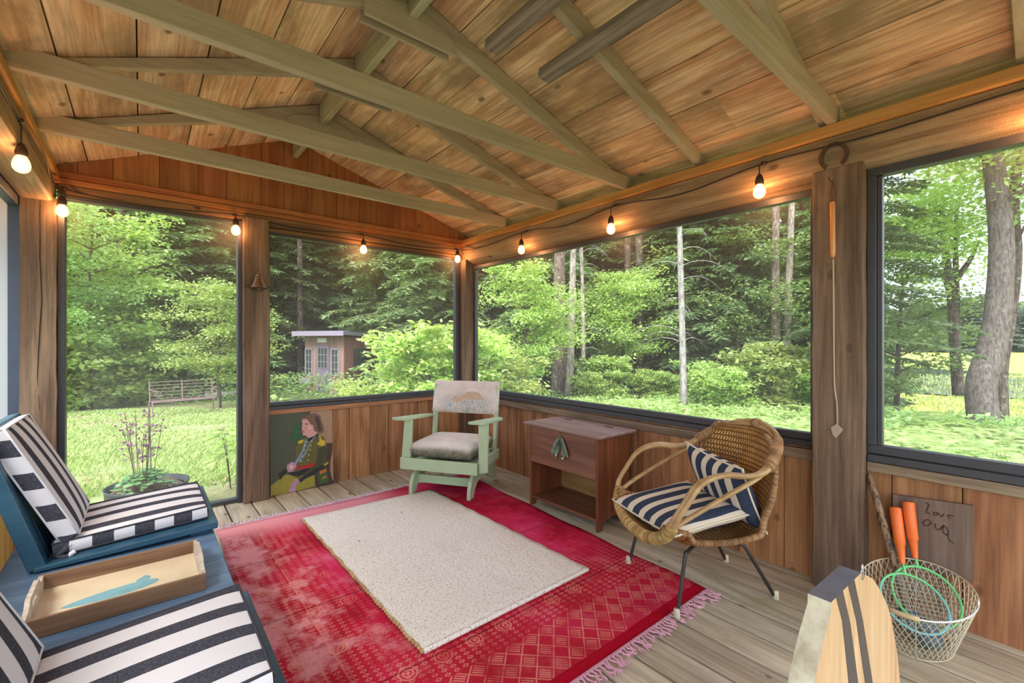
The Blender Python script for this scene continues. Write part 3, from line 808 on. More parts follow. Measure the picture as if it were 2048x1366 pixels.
# curved base sides
for s in (-1, 1):
    x = .243*s
    def run(m):
        outer = [(.305,.0),(.30,.07),(.27,.13),(.22,.18),(.15,.205),(-.12,.205),(-.2,.19),(-.26,.15),(-.29,.09),(-.30,.0)]
        inner = [(-.225,.0),(-.21,.03),(-.15,.055),(-.05,.10),(.06,.115),(.15,.095),(.21,.05),(.232,.0)]
        m.prism(outer+inner, lambda u,v,t:(t,u,v+.016), x-.014, x+.014)
    pb(rk, 'base_side', M_mint, run, bevel=.003)
pb(rk, 'cross_rail', M_mint, lambda m: (m.box(-.23,.23,.175,.197,.08,.145), m.box(-.23,.23,-.2,-.18,.09,.15)), bevel=.002)
M_spr = plain('dark_spring_metal', srgb(60,56,54), .4, 1)
for s in (-1,1):
    for y_ in (.05,-.05): pb(rk, 'glider_spring', M_spr, lambda m: m.tube([(s*.19, y_+.012*math.cos(t*.8), .185+.025*t/30+.012*math.sin(t*.8)) for t in range(31)], .004, 5))
pb(rk, 'seat_frame', M_mint, lambda m: (m.box(-.32,.32,.305,.328,.212,.302), m.box(-.315,-.292,-.2,.305,.215,.295), m.box(.292,.315,-.2,.305,.215,.295), m.box(-.3,.3,-.22,-.2,.215,.285), m.box(-.3,.3,-.2,.3,.245,.26)), bevel=.005)
for s in (-1, 1):
    def post_(m):
        m.prism([(-.322,.218),(-.392,.232),(-.395,.587),(-.318,.587)] if s<0 else [(.25,.235),(.33,.235),(.30,.587),(.235,.587)], lambda u,v,t:(u,t,v), .272, .296)
    pb(rk, 'arm_post', M_mint, post_, bevel=.003)
    def arm_(m):
        m.prism([(s*.255,.34),(s*.27,.355),(s*.355,.355),(s*.385,.335),(s*.375,-.12),(s*.33,-.20),(s*.30,-.20),(s*.285,-.1)][::(1 if s<0 else -1)], lambda u,v,t:(u,v,t-(.355-v)*.09), .592, .612)
    pb(rk, 'arm_rest', M_mint, arm_, bevel=.004)
    pb(rk, 'back_post', M_mint, lambda m: m.beam((s*.283,-.165,.22),(s*.283,-.245,.82), .028, .05, up=(0,1,0)), bevel=.003)
def backpad(m):
    for sgn in (1,):
        nu, nv = 24, 14
        def f(a, b_, side):
            x = (a-.5)*.62; z = .585+b_*.27; e = (1-(2*a-1)**10)*(1-(2*b_-1)**10)
            y = -.178-.07*(z-.585)/.27*1.0 - .03*(2*a-1)**2*0
            return (x*(1-.004*0)*(.97+.03*b_), y+side*(.018*e**.5+.006*(1-(2*a-1)**2)), z)
        m.grid(lambda a,b_: f(1-a,b_,1), nu, nv); m.grid(lambda a,b_: f(a,b_,-1), nu, nv)
pb(rk, 'back_cushion', chair_back_mat(), backpad, smooth=True)
def seatpad(m):
    nu, nv = 26, 26
    def f(a, b_, side):
        x = (a-.5)*.545; y = -.2+b_*.5
        e = max(0, (1-abs(2*a-1)**14)*(1-abs(2*b_-1)**14))**.5
        x *= (1-.05*(1-e)); 
        if side > 0: z = .355+.058*e+.018*(1-(2*a-1)**2)*(1-(2*b_-1)**2)
        else: z = .355-.052*e**.6
        return (x, y+ (0 if e>.3 else 0), z)
    m.grid(lambda a,b_: f(a,b_,1), nu, nv); m.grid(lambda a,b_: f(1-a,b_,-1), nu, nv)
pb(rk, 'seat_cushion', chair_seat_mat(), seatpad, smooth=True)

# ------------------------------------------------------------------ cabinet and moth
M_cab = wood('red_brown_cabinet_wood', srgb(140,94,66), srgb(100,62,42), axis=1, vary=.08, fine=.3, rough=.4, spec=.5, stain=srgb(104,84,74), stainamt=.4)
M_cabv = wood('red_brown_side_wood', srgb(140,86,54), srgb(98,56,34), axis=2, vary=.05, fine=.3, rough=.35, spec=.5)
M_cabtop = wood('worn_cabinet_top_wood', srgb(158,130,118), srgb(120,90,80), axis=1, vary=.05, fine=.35, rough=.45, spec=.5)
cab = thing('storage_cabinet', 'small red brown wooden cabinet with an open shelf and overhanging lid', 'cabinet', (2.37,2.14,0), world=True)
for ya in (1.818, 2.44):
    def side_(m):
        pts = [(2.205,0),(2.25,0),(2.262,.028),(2.29,.055),(2.33,.068),(2.40,.068),(2.44,.055),(2.468,.028),(2.48,0),(2.53,0),(2.53,.592),(2.205,.592)]
        m.prism(pts, lambda u,v,t:(u,t,v), ya, ya+.018)
    pb(cab, 'side_panel', M_cabv, side_, bevel=.002)
pb(cab, 'front_panel', M_cab, lambda m: m.box(2.203,2.218,1.836,2.44,.325,.588), bevel=.0015)
pb(cab, 'shelf', M_cab, lambda m: m.box(2.207,2.53,1.836,2.44,.058,.076), bevel=.002)
pb(cab, 'inner_floor', M_cab, lambda m: m.box(2.22,2.53,1.836,2.44,.325,.337))
pb(cab, 'back_panel', wood('tan_back_ply', srgb(158,122,74), srgb(132,96,54), axis=1, vary=0, fine=.2), lambda m: m.box(2.522,2.53,1.836,2.44,.076,.588))
pb(cab, 'lid', M_cabtop, lambda m: m.box(2.165,2.555,1.775,2.487,.592,.612), bevel=.006)
M_hng = plain('dark_hinge', srgb(50,40,36), .5, 1)
for ya in (2.30, 1.92): pb(cab, 'hinge', M_hng, lambda m: m.box(2.47,2.49,ya,ya+.06,.612,.6135))
mo = MB()
def wing(s):
    out = [(0,.075),(s*.026,.060),(s*.062,.01),(s*.086,-.045),(s*.080,-.062),(s*.056,-.050),(s*.05,-.060),(s*.038,-.090),(s*.022,-.05),(s*.009,-.03),(0,-.01)]
    if s < 0: out = out[::-1]
    mo.prism(out, lambda u,v,t:(t-abs(u)*.12, u*.95, v), -.0035, -.0015, 0)
wing(1); wing(-1)
mo.lathe([(.0015,-.035),(.005,-.02),(.0065,.02),(.005,.06),(.0015,.08)], (-.006,0,0), 10, 1)
mo.tube([(-.005,.0,.08),(-.004,.004,.1),(0,.0,.112)], .0012, 5, 1)
for s in (-1,1):
    for q in range(5): mo.tube([(-.006,0,.055),(-.008-.002*q,s*(.012+.008*q),.02-.01*q),(-.009-.003*q*.4,s*(.014+.009*q),-.02-.008*q)], .0009, 4, 1)
mo.ball((-.012, .03, -.06), .006, 8, 2); mo.ball((-.012, -.028, -.074), .007, 8, 2)
mo.v = [(a+2.199, b+2.137, c+.485) for a, b, c in mo.v]
o = mo.build('moth_ornament', [plain('green_glaze', srgb(116,134,112), .3, noise=.8, scale=60, dark=srgb(52,66,56)), plain('bronze_green', srgb(70,78,64), .35, .5), plain('cream_glaze', srgb(220,206,176), .3)], origin=(2.2,2.137,.485))
tag(o, 'green ornament shaped like a folded moth hanging on the cabinet front', 'ornament')

# ------------------------------------------------------------------ painting (plain generic seated figure in painted strokes)
pt = MB()
# local frame: u right (X), v up ; leaning back
def PF(u, v, t): return (.772+u*.475, 3.862+.040*v*1.0-.001-t, .003+v*.655)
def poly(pts, layer, mi):
    n = len(pts); vs = [PF(a, b, .0004*layer) for a, b in pts]
    pt.add(vs, [tuple(range(n))], mi)
px = lambda x, y: ((x-60)/920, 1-(y-70+ (60-60)*0)/1200)
def Q(*c):   # pixels of a 1150x1366 study of the canvas; undo its slant
    out = []
    for x, y in c:
        u = (x-60)/920; yt = 95-72*u; yb = 1308-175*u
        out.append((u, 1-(y-yt)/(yb-yt)))
    return out
cols = [srgb(70,76,50), srgb(160,128,98), srgb(40,84,44), srgb(112,82,54), srgb(206,150,140), srgb(176,36,34), srgb(96,88,26), srgb(30,24,26), srgb(196,172,36), srgb(120,146,160), srgb(168,24,16), srgb(150,138,44), srgb(178,134,156), srgb(58,92,40), srgb(190,112,40), srgb(228,222,170), srgb(66,46,36), srgb(58,62,24), srgb(224,176,160)]
poly([(0,0),(1,0),(1,1),(0,1)], 0, 0)
poly(Q((640,50),(980,23),(980,1080),(880,1100),(870,560),(700,420),(660,200),(640,120)), 1, 1)
poly(Q((420,300),(520,240),(520,500),(380,560),(330,480)), 1, 2)
poly(Q((60,1170),(250,1010),(450,1000),(700,1020),(700,1170),(480,1225),(60,1308)), 2, 11)
poly(Q((860,560),(978,556),(975,640),(930,860),(930,960),(978,1130),(700,1180),(690,1040),(820,900),(860,700)), 3, 16)
poly(Q((740,1000),(880,930),(905,1080),(890,1110),(760,1140)), 4, 13)
poly(Q((760,960),(870,920),(875,960),(780,1000)), 5, 14); poly(Q((800,1050),(870,1010),(872,1040),(810,1075)), 5, 14)
poly(Q((840,860),(910,815),(900,850),(845,885)), 5, 8)
poly(Q((320,1260),(310,1220),(380,1100),(440,1050),(465,1100),(410,1180),(405,1240)), 5, 12)
poly(Q((170,990),(280,920),(300,960),(190,1080)), 4, 7)
poly(Q((480,520),(580,470),(760,430),(850,480),(885,600),(870,760),(830,900),(600,1000),(480,1120),(440,1060),(300,990),(320,960),(400,880),(410,800),(420,640),(440,580)), 5, 6)
poly(Q((300,980),(440,960),(600,900),(700,880),(560,990),(450,1030),(330,1010)), 6, 7)
poly(Q((460,1080),(560,1000),(720,900),(830,860),(830,900),(700,1000),(560,1060),(480,1120)), 6, 7)
poly(Q((740,640),(850,600),(880,640),(860,760),(800,880),(660,950),(560,1010),(540,990),(700,860),(740,760)), 7, 17)
poly(Q((400,890),(520,875),(720,835),(690,875),(640,910),(420,935)), 8, 10)
poly(Q((590,490),(760,420),(740,460),(640,520),(600,540)), 8, 7)
poly(Q((555,510),(585,500),(560,600),(520,700),(470,800),(420,860),(395,840),(450,760),(520,640)), 9, 9)
poly(Q((700,450),(720,445),(640,560),(560,720),(470,830),(455,825),(550,690),(630,550)), 9, 9)
poly(Q((445,545),(480,520),(545,510),(520,555),(470,570)), 9, 8)
poly(Q((770,445),(790,450),(800,500),(860,530),(865,580),(810,605),(760,590),(735,565),(770,540)), 9, 8)
poly(Q((290,870),(360,820),(420,850),(425,900),(370,960),(300,970),(285,920)), 10, 12)
poly(Q((320,880),(360,860),(390,890),(360,930),(330,930)), 11, 18)
poly(Q((515,220),(560,190),(640,200),(690,300),(680,360),(720,400),(740,410),(700,450),(610,490),(570,450),(530,450),(520,420),(505,400),(520,370),(508,345),(520,300)), 11, 4)
poly(Q((560,180),(640,140),(720,130),(790,170),(810,250),(845,340),(835,410),(780,425),(740,400),(690,385),(700,350),(690,310),(640,290),(600,230),(570,210),(520,235)), 12, 3)
poly(Q((700,180),(760,180),(790,260),(810,380),(760,400),(740,300)), 13, 16)
poly(Q((505,395),(530,385),(555,395),(530,410),(512,412)), 13, 5)
poly(Q((550,285),(580,272),(612,280),(590,296),(560,298)), 13, 3)
poly(Q((600,330),(650,320),(650,360),(610,370)), 12, 18)
for bx, by in ((585,540),(560,593),(540,655),(515,745),(492,818),(655,528),(640,592),(626,652),(608,726),(597,802)):
    poly(Q(*[(bx+9*math.cos(a*math.pi/3), by+9*math.sin(a*math.pi/3)) for a in range(6)]), 14, 15)
pt.add([PF(0,0,0),PF(1,0,0),PF(1,1,0),PF(0,1,0),PF(0,0,-.014),PF(1,0,-.014),PF(1,1,-.014),PF(0,1,-.014)], [(4,7,6,5),(0,4,5,1),(1,5,6,2),(2,6,7,3),(3,7,4,0)], 19)
def paint(i, c):
    return plain('oil_paint_%s' % chr(97+i), c, .55, noise=.35, scale=22, dark=tuple(x*.5+.01 for x in c[:3])+(1,), bump=.2)
o = pt.build('painting', [paint(i, c) for i, c in enumerate(cols)]+[plain('canvas_edge', srgb(170,160,140), .8)], origin=(1.01,3.87,0))
tag(o, 'unframed painting of a seated person in dark green jacket and red sash under the window', 'painting')

# ------------------------------------------------------------------ rattan chair
M_ratt = wood('rattan_pole', srgb(190,158,106), srgb(150,116,70), axis=0, vary=.05, fine=.2, rough=.35, scale=.6, spec=.5, bump=.05)
def wicker(name, a, b, su, sv):
    N = NT(name); w = N.n('TexWave', wave_type='BANDS', bands_direction='X'); 
    uv = N.n('UVMap'); mp = N.n('Mapping'); N.l(uv.outputs[0], mp.inputs[0]); mp.inputs['Scale'].default_value = (su, sv, 1)
    ck = N.n('SeparateXYZ'); N.l(mp.outputs[0], ck.inputs[0])
    rowi = N.math('FLOOR', ck.outputs[1]); sh = N.math('MULTIPLY', N.math('MODULO', rowi, 2.0), .5)
    fu = N.math('ABSOLUTE', N.math('SUBTRACT', N.math('FRACT', N.math('ADD', ck.outputs[0], sh)), .5))
    fv = N.math('ABSOLUTE', N.math('SUBTRACT', N.math('FRACT', ck.outputs[1]), .5))
    h = N.math('MULTIPLY', N.math('SUBTRACT', 1.0, N.step(fu, .25, .5)), N.math('SUBTRACT', 1.0, N.step(fv, .3, .5)))
    n = N.noise(N.coord('Object'), 14, 3)
    c = N.mix(h, tuple(x*.42 for x in b[:3])+(1,), N.mix(N.step(n, .3, .7), b, a))
    return N.done(c, .45, N.bump(h, 1.0, .006), spec=.4)
M_wick = wicker('woven_wicker', srgb(216,164,96), srgb(178,124,66), 34, 46)
M_wrap = wood('cane_wrap', srgb(206,176,116), srgb(160,126,70), axis=2, vary=.32, fine=.2, rough=.35)
M_wrapb = wood('cane_wrap_brown', srgb(190,150,106), srgb(142,104,68), axis=2, vary=.32, fine=.2, rough=.35)
M_iron = plain('black_iron_leg', srgb(66,60,56), .5, .3, noise=.3, scale=30)
M_tip = plain('cream_rubber_tip', srgb(206,196,170), .6)
rc = thing('rattan_armchair', 'round backed rattan armchair with thin black metal legs', 'chair', (2.13,1.11,0), R_(60.6))
armR = [(-.265,.315,.385),(-.29,.30,.445),(-.295,.25,.52),(-.295,.20,.585),(-.295,.14,.618),(-.295,.06,.63),(-.292,-.04,.618),(-.288,-.12,.63),(-.268,-.19,.68),(-.20,-.265,.74),(-.11,-.305,.778)]
hoop = armR + [(0,-.318,.792)] + [(-x,y,z) for x,y,z in armR[::-1]]
sp_h = smooth_path(hoop, 5)
m = MB(); m.tube(sp_h, .0125, 10)
m.build('arm_hoop', M_ratt, rc, smooth=True)
m = MB(); m.tube([(p.x*.955, p.y+.012, p.z+.002-.018*(1 if abs(p.x)<.28 else .4)) for p in sp_h], .0115, 10)
m.build('arm_hoop', M_ratt, rc, smooth=True)
for s in (-1,1):
    m = MB(); m.tube(smooth_path([(s*.262,.295,.405),(s*.268,.22,.45),(s*.275,.05,.535),(s*.275,-.10,.605),(s*.268,-.17,.66)],4), .011, 10)
    m.build('arm_brace', M_ratt, rc, smooth=True)
lip = smooth_path([(-.268,.305,.415),(-.25,.325,.372),(-.19,.342,.335),(-.10,.352,.312),(0,.355,.306),(.10,.352,.312),(.19,.342,.335),(.25,.325,.372),(.268,.305,.415)], 9)
def coil(name, path, r0, rw, turns, mat):
    m = MB(); m.tube(path, r0-.001, 10)
    P = [Vector(p) for p in path]; k = len(P)
    cum = [0]
    for i in range(k-1): cum.append(cum[-1]+(P[i+1]-P[i]).length)
    tot = cum[-1]; n = turns
    for q in range(n):
        s_ = tot*(q+.5)/n; i = max(j for j in range(k-1) if cum[j] <= s_)
        t = (s_-cum[i])/(cum[i+1]-cum[i]); c = P[i].lerp(P[i+1], t); T = (P[i+1]-P[i]).normalized()
        u = T.orthogonal().normalized(); w = T.cross(u)
        m.tube([c+(u*math.cos(a*math.pi/5)+w*math.sin(a*math.pi/5))*r0+T*(.0012*math.sin(a+q)) for a in range(10)], rw, 4, closed=True)
    return m.build(name, mat, rc, smooth=True)
coil('front_rim', lip, .024, .0032, 105, M_wrap)
coil('hoop_wrap', [(p.x*.975,p.y+.006,p.z-.005) for p in sp_h[37:47]], .025, .003, 20, M_wrapb)
coil('hoop_wrap', [(p.x*.975,p.y+.006,p.z-.005) for p in sp_h[-48:-38]], .025, .003, 20, M_wrapb)
coil('top_wrap', [(p.x*.975,p.y+.006,p.z-.008) for p in sp_h[54:57]], .024, .003, 4, M_wrapb)
# woven shell with uv
cl = smooth_path([(0,.335,.315),(0,.24,.285),(0,.10,.268),(0,-.05,.272),(0,-.15,.30),(0,-.215,.39),(0,-.25,.50),(0,-.28,.62),(0,-.305,.765)], 6)
hwk = [.245,.25,.255,.255,.25,.255,.275,.27,.16]
nu, nv = 28, len(cl)-1
vs = []; uvs = []
for j, p in enumerate(cl):
    t = j/nv*8; i = min(int(t), 7); hw = hwk[i]+(hwk[i+1]-hwk[i])*(t-i)
    if j/nv > .82: 
        q = (j/nv-.82)/.18; hw = .268*math.sqrt(max(.0, 1-(q*.80)**2.2))
    back = min(1, max(0, (j/nv-.45)/.2))
    for i2 in range(nu+1):
        u = -1+2*i2/nu
        vs.append((u*hw, p.y+back*.085*u*u, p.z+(1-back)*.055*u*u*u*u + (.04*u*u*(1-j/nv) if j<8 else 0)))
        uvs.append((i2/nu, j/nv))
fs = [(j*(nu+1)+i, j*(nu+1)+i+1, (j+1)*(nu+1)+i+1, (j+1)*(nu+1)+i) for j in range(nv) for i in range(nu)]
m = MB(); m.add(vs, fs); 
shell = m.build('woven_shell', M_wick, rc, smooth=True, mod=lambda ob: setattr(ob.modifiers.new('solid','SOLIDIFY'), 'thickness', .01))
uvl = shell.data.uv_layers.new(name='UVMap')
for l in shell.data.loops: uvl.data[l.index].uv = uvs[l.vertex_index]
# fringe of cane ends along the shell edge
for sgn in (0, 1):
    edge = [Vector(vs[j*(nu+1)+(nu if sgn else 0)]) for j in range(2, nv+1)]
    m = MB(); m.tube(edge, .009, 8); r = random.Random(5)
    for j in range(len(edge)-1):
        for q in range(4):
            c = edge[j].lerp(edge[j+1], q/4); T = (edge[j+1]-edge[j]).normalized(); u = T.cross(Vector((1,0,0))).normalized(); w = T.cross(u)
            m.tube([c+(u*math.cos(a*math.pi/4)+w*math.sin(a*math.pi/4))*.012 for a in range(8)], .0022, 4, closed=True)
            if r.random() < .5:
                m.tube([c, c+Vector(((.014 if sgn else -.014), -.004, -.006))], .0012, 3)
    m.build('woven_edge', M_wick2 if False else M_wrapb, rc, smooth=True)
for s in (-1, 1):
    m = MB(); m.tube(smooth_path([(s*.12,.10,.262),(s*.19,.19,.262),(s*.212,.215,.245),(s*.24,.27,.0)] if True else [], 6)[:-1]+[(s*.24,.27,.014)], .0085, 8); f_ = m.build('front_leg', M_iron, rc, smooth=True)
    m = MB(); m.lathe([(.012,.002),(.015,.004),(.0125,.035),(.011,.04)], (s*.24,.27,.009), 12); m.build('foot_tip', M_tip, f_, smooth=True)
    m = MB(); m.tube([(s*.14,-.10,.258),(s*.145,-.13,.245),(s*.178,-.268,.006)], .0085, 8); f_ = m.build('rear_leg', M_iron, rc, smooth=True)
    m = MB(); m.lathe([(.012,.002),(.015,.004),(.0125,.035),(.011,.04)], (s*.178,-.268,0), 12); m.build('foot_tip', M_tip, f_, smooth=True)
m = MB(); m.tube([(-.12,.10,.262),(.12,.10,.262),(.14,-.10,.258),(-.14,-.10,.258)], .0085, 8, closed=True); m.build('leg_frame', M_iron, rc)
# pillows
M_pil = stripes('navy_cream_stripe_cloth', 0, .088, .56, .04, dark=srgb(48,56,72), light=srgb(218,204,180))
def pillow(label, name, fr, w, h, T, par=None, bend=0):
    m = MB()
    def f(a, b_, side):
        u, v = 2*a-1, 2*b_-1
        e = max(0, (1-u**4)*(1-v**4))**.6
        x = u*w/2*(1-.07*(1-u*u)*0 - .06*(1-v*v)*(-1 if False else 0) ) ; y = v*h/2
        x *= 1-.05*(1-abs(v)**2)*0 ; 
        x -= u*.02*(1-v*v)*abs(u); y -= v*.02*(1-u*u)*abs(v)
        return (x, y, side*T/2*e + bend*(x*x))
    m.grid(lambda a,b_: f(a,b_,1), 26, 26, 0); m.grid(lambda a,b_: f(1-a,b_,-1), 26, 26, 0)
    o = m.build(name, M_pil, None, smooth=True)
    o.matrix_world = fr; tag(o, label, 'pillow'); 
    pm = MB(); ring = [f(i/16,0,0) for i in range(16)]+[f(1,i/16,0) for i in range(16)]+[f(1-i/16,1,0) for i in range(16)]+[f(0,1-i/16,0) for i in range(16)]
    pm.tube(ring, .0045, 6, closed=True); pm.build('welt', plain('cream_welt_'+str(int(T*1000)), srgb(220,206,178), .9), o, smooth=True)
    return o
bpy.context.view_layer.update()
RC = Matrix.Translation((2.13,1.11,0)) @ Matrix.Rotation(R_(60.6), 4, 'Z')
# seat pillow
pillow('navy and cream striped pillow lying on the seat of the rattan chair', 'throw_pillow', RC @ Matrix.Translation((.01,.095,.373)) @ Matrix.Rotation(R_(-6),4,'X') @ Matrix.Rotation(R_(8),4,'Z'), .50, .48, .10, bend=.35)
pillow('navy and cream striped pillow standing against the back of the rattan chair', 'throw_pillow', RC @ Matrix.Translation((-.022,-.105,.50)) @ Matrix.Rotation(R_(-3),4,'Y') @ Matrix.Rotation(R_(66),4,'X'), .45, .33, .12)

# ------------------------------------------------------------------ wire basket with rackets and stick
M_wire = plain('cream_white_wire', srgb(214,204,176), .5, .2)
M_wire2 = plain('white_wire_handle', srgb(222,222,224), .4, .2)
bk = thing('wire_basket', 'tapered oval wire mesh basket by the wall', 'basket', (2.38,.345,0), world=True)
def bpt(a, t):   # t 0 bottom .. 1 rim
    cx = 2.395+(2.345-2.395)*t; cy = .352+(.342-.352)*t
    return Vector((cx+(.15+.095*t)*math.cos(a), cy+(.112+.058*t)*math.sin(a), .006+.232*t+.018*t*math.cos(a)*1.0))
m = MB(); N1 = 46
for fam in (1, -1):
    for q in range(N1):
        a0 = 2*math.pi*q/N1
        m.tube([bpt(a0+fam*.62*t/10, t/10)+Vector((0,0,.0)) for t in range(11)], .0016, 4, cap=False)
m.build('mesh_wall', M_wire, bk, smooth=True)
m = MB()
for t, r in ((1,.0028),(.0,.002),(.5,.0)):
    if r: m.tube([bpt(2*math.pi*i/48, t) for i in range(48)], r, 6, closed=True)
for q in range(8): m.tube([bpt(2*math.pi*q/8+.2, t/6) for t in range(7)], .0018, 5)
m.build('rim_wire', M_wire, bk, smooth=True)
m = MB()
for q in range(9):
    y = -.1+.2*q/8; w = .15*math.sqrt(max(0, 1-(y/.113)**2)); m.tube([(2.395-w,.352+y,.006),(2.395+w,.352+y,.006)], .0011, 4)
for q in range(12):
    x = -.14+.28*q/11; w = .112*math.sqrt(max(0, 1-(x/.151)**2)); m.tube([(2.395+x,.352-w,.007),(2.395+x,.352+w,.007)], .0011, 4)
m.build('mesh_bottom', M_wire, bk)
# handle lying against the rim on the camera side
hp = [bpt(math.pi*.5+.0+ (math.pi)*i/24, 1)+Vector((-.006,-.0,.004)) for i in range(25)]
m = MB(); m.tube(hp, .0028, 6); 
for e in (hp[0], hp[-1]): m.tube([e+Vector((.01*math.cos(a),0,.008+.01*math.sin(a))) for a in [i*math.pi/4 for i in range(8)]], .0024, 5, closed=True)
hd = m.build('carry_handle', M_wire2, bk, smooth=True)
m = MB(); m.tube(hp[10:15], .0085, 10); g_ = m.build('wooden_grip', wood('pale_grip_wood', srgb(206,182,140), srgb(180,150,106), axis=1, vary=0), hd, origin=tuple(bk.location), smooth=True)
M_orange = plain('orange_plastic', srgb(238,116,48), .5, noise=.25, scale=25)
M_rk = []
def racket(label, top, neck, headc, a_r, b_r, roll, mats):
    top, neck, headc = Vector(top), Vector(neck), Vector(headc)
    r = thing('racket', label, 'racket', tuple(headc), group=None)
    ax = (neck-headc).normalized(); side = Vector((.3,-1,0)); side = (Matrix.Rotation(roll,3,ax) @ (side-ax*side.dot(ax))).normalized()
    o = headc
    L = (top-neck).length; dg = (top-neck).normalized()
    m = MB(); m.tube([neck-o, neck+dg*L*.02-o, neck+dg*L*.33-o, neck+dg*L*.34-o, neck+dg*L*.98-o, top-o], [.009,.010,.0165,.0195,.0225,.0215], 12)
    m.build('grip', M_orange, r, smooth=True)
    m = MB(); ring = [ax*(a_r*math.cos(t))+side*(b_r*math.sin(t)) for t in [2*math.pi*i/40 for i in range(40)]]
    m.tube(ring, .0048, 8, closed=True); m.tube([ax*a_r, neck-o+dg*.01], .0055, 8)
    m.build('frame', mats, r, smooth=True)
    m = MB()
    for q in range(-6, 7):
        w = q/7; h = math.sqrt(1-w*w); m.tube([side*(b_r*w)+ax*(a_r*h), side*(b_r*w)-ax*(a_r*h)], .0006, 3); m.tube([ax*(a_r*w)+side*(b_r*h), ax*(a_r*w)-side*(b_r*h)], .0006, 3)
    m.build('strings', M_str, r)
    return r
M_str = plain('clear_string', srgb(170,190,180), .4)
def grad_mat(name, a, b, axis, lo, hi):
    N = NT(name); sp = N.n('SeparateXYZ'); N.l(N.coord('Object'), sp.inputs[0])
    return N.done(N.mix(N.step(sp.outputs[axis], lo, hi), a, b), .4)
M_gr1 = grad_mat('aqua_to_green_plastic', srgb(124,196,204), srgb(112,206,128), 2, -.02, .08)
M_gr2 = plain('green_plastic', srgb(108,204,124), .4)
racket('badminton racket with orange grip, aqua and green head, in front in the wire basket', (2.575,.445,.462), (2.475,.405,.262), (2.36,.352,.165), .115, .105, 0.15, M_gr1)
racket('badminton racket with taller orange grip and green head, behind the other in the basket', (2.59,.405,.495), (2.515,.37,.285), (2.42,.325,.18), .115, .105, .1, M_gr2)
N = NT('spotted_bark_wood'); vv = N.voro(N.coord('Object', (1,1,.35)), 90); nn = N.noise(N.coord('Object', (1,1,.3)), 60, 4)
M_spot = N.done(N.mix(N.step(nn, .45, .6), srgb(150,122,92), N.mix(N.step(vv, .3, .5), srgb(60,46,36), srgb(104,84,64))), .6, N.bump(vv, .5, .004))
m = MB(); m.tube([(2.607,.548,.585),(2.56,.497,.44),(2.50,.44,.27),(2.44,.385,.1),(2.42,.37,.02)], [.014,.015,.015,.014,.012], 10)
o = m.build('wooden_stick', M_spot, origin=(2.42,.37,.02), smooth=True); tag(o, 'mottled wooden stick leaning from the basket into the post corner', 'stick')
r = random.Random(4); m = MB()
for q in range(5): m.lathe([(.002,0),(.03,.006),(.045,.02),(.04,.045),(.012,.058)], (2.395+r.uniform(-.06,.06), .352+r.uniform(-.05,.05), .010+.012*q), 14, sx=r.uniform(.8,1.2))
o = m.build('crumpled_cloth', plain('dusty_blue_plastic', srgb(96,114,122), .5, noise=.6, scale=20), origin=(2.395,.352,.01), smooth=True); tag(o, 'dull blue crumpled thing on the bottom of the wire basket', 'bag')

# ------------------------------------------------------------------ plank with writing
sg = MB(); sg.prism([(.458,.222),(.207,.222),(.205,.532),(.460,.512)], lambda u,v,t:(t,u,v), 2.605, 2.622)
o = sg.build('wooden_sign', wood('grey_plank_wood', srgb(134,112,98), srgb(104,84,72), axis=2, vary=0, fine=.4), origin=(2.613,.333,.37), bevel=.001)
tag(o, 'grey plank with handwritten LOVE YOU hanging on the wall above the wire basket', 'sign')
wr_ = MB()
def SG(x, y):    # study pixels 1776x1366 -> plank plane
    pxx = 1720+x/6.83; pyy = 980+y/6.83
    t = (pxx-1024)/896; v = (683-pyy)/896
    k = 2.604/(FX+t*RX); return (2.6035, (FY+t*RY)*k, 1.2+v*k)
for s_ in ([(890,170),(940,195),(925,250),(905,310),(960,320)], [(1060,310),(1020,305),(1005,330),(1030,345),(1065,330),(1060,305)],
           [(1060,310),(1080,325),(1110,365),(1150,330)], [(1250,350),(1200,345),(1215,375),(1245,390)], [(1200,345),(1280,355)],
           [(980,440),(930,405),(880,425),(870,465),(895,490),(940,480),(985,445)], [(1030,460),(1035,515),(1070,545),(1110,520),(1140,480)],
           [(1140,490),(1175,500),(1205,560),(1200,615),(1160,600),(1130,550),(1145,490)], [(1190,600),(1230,690),(1285,730)]):
    wr_.tube(smooth_path([SG(a, b) for a, b in s_], 4), .0017, 4)
w_ = wr_.build('pencil_writing', plain('dark_pencil', srgb(58,42,36), .8)); w_.parent = o; w_.location = (-2.613,-.333,-.37)
w_['label'] = 'dark handwritten letters'

# ------------------------------------------------------------------ things on the posts
m = MB(); pts = []
for i in range(25):
    a = R_(-50)+R_(280)*i/24
    rr_ = 1.0-.10*max(0, -math.sin(a))
    pts.append((2.546, .668-.052*math.cos(a)*rr_, 2.083+.058*math.sin(a)))
P = pts
for i in range(24):
    pass
N_ = len(P); vs = []; 
for i, p in enumerate(P):
    c = Vector((p[0], .668, 2.083)); d = (Vector(p)-c).normalized()
    for dr, dx in ((-.009,.004),(.009,.004),(.009,-.004),(-.009,-.004)): q = Vector(p)+d*dr; vs.append((q.x+dx, q.y, q.z))
fs = [(i*4+j, i*4+(j+1)%4, (i+1)*4+(j+1)%4, (i+1)*4+j) for i in range(N_-1) for j in range(4)]+[(3,2,1,0),tuple((N_-1)*4+j for j in range(4))]
m.add(vs, fs)
for i in (3,5,7,17,19,21): m.box(P[i][0]-.0046, P[i][0]-.004, P[i][1]-.002, P[i][1]+.002, P[i][2]-.003, P[i][2]+.003)
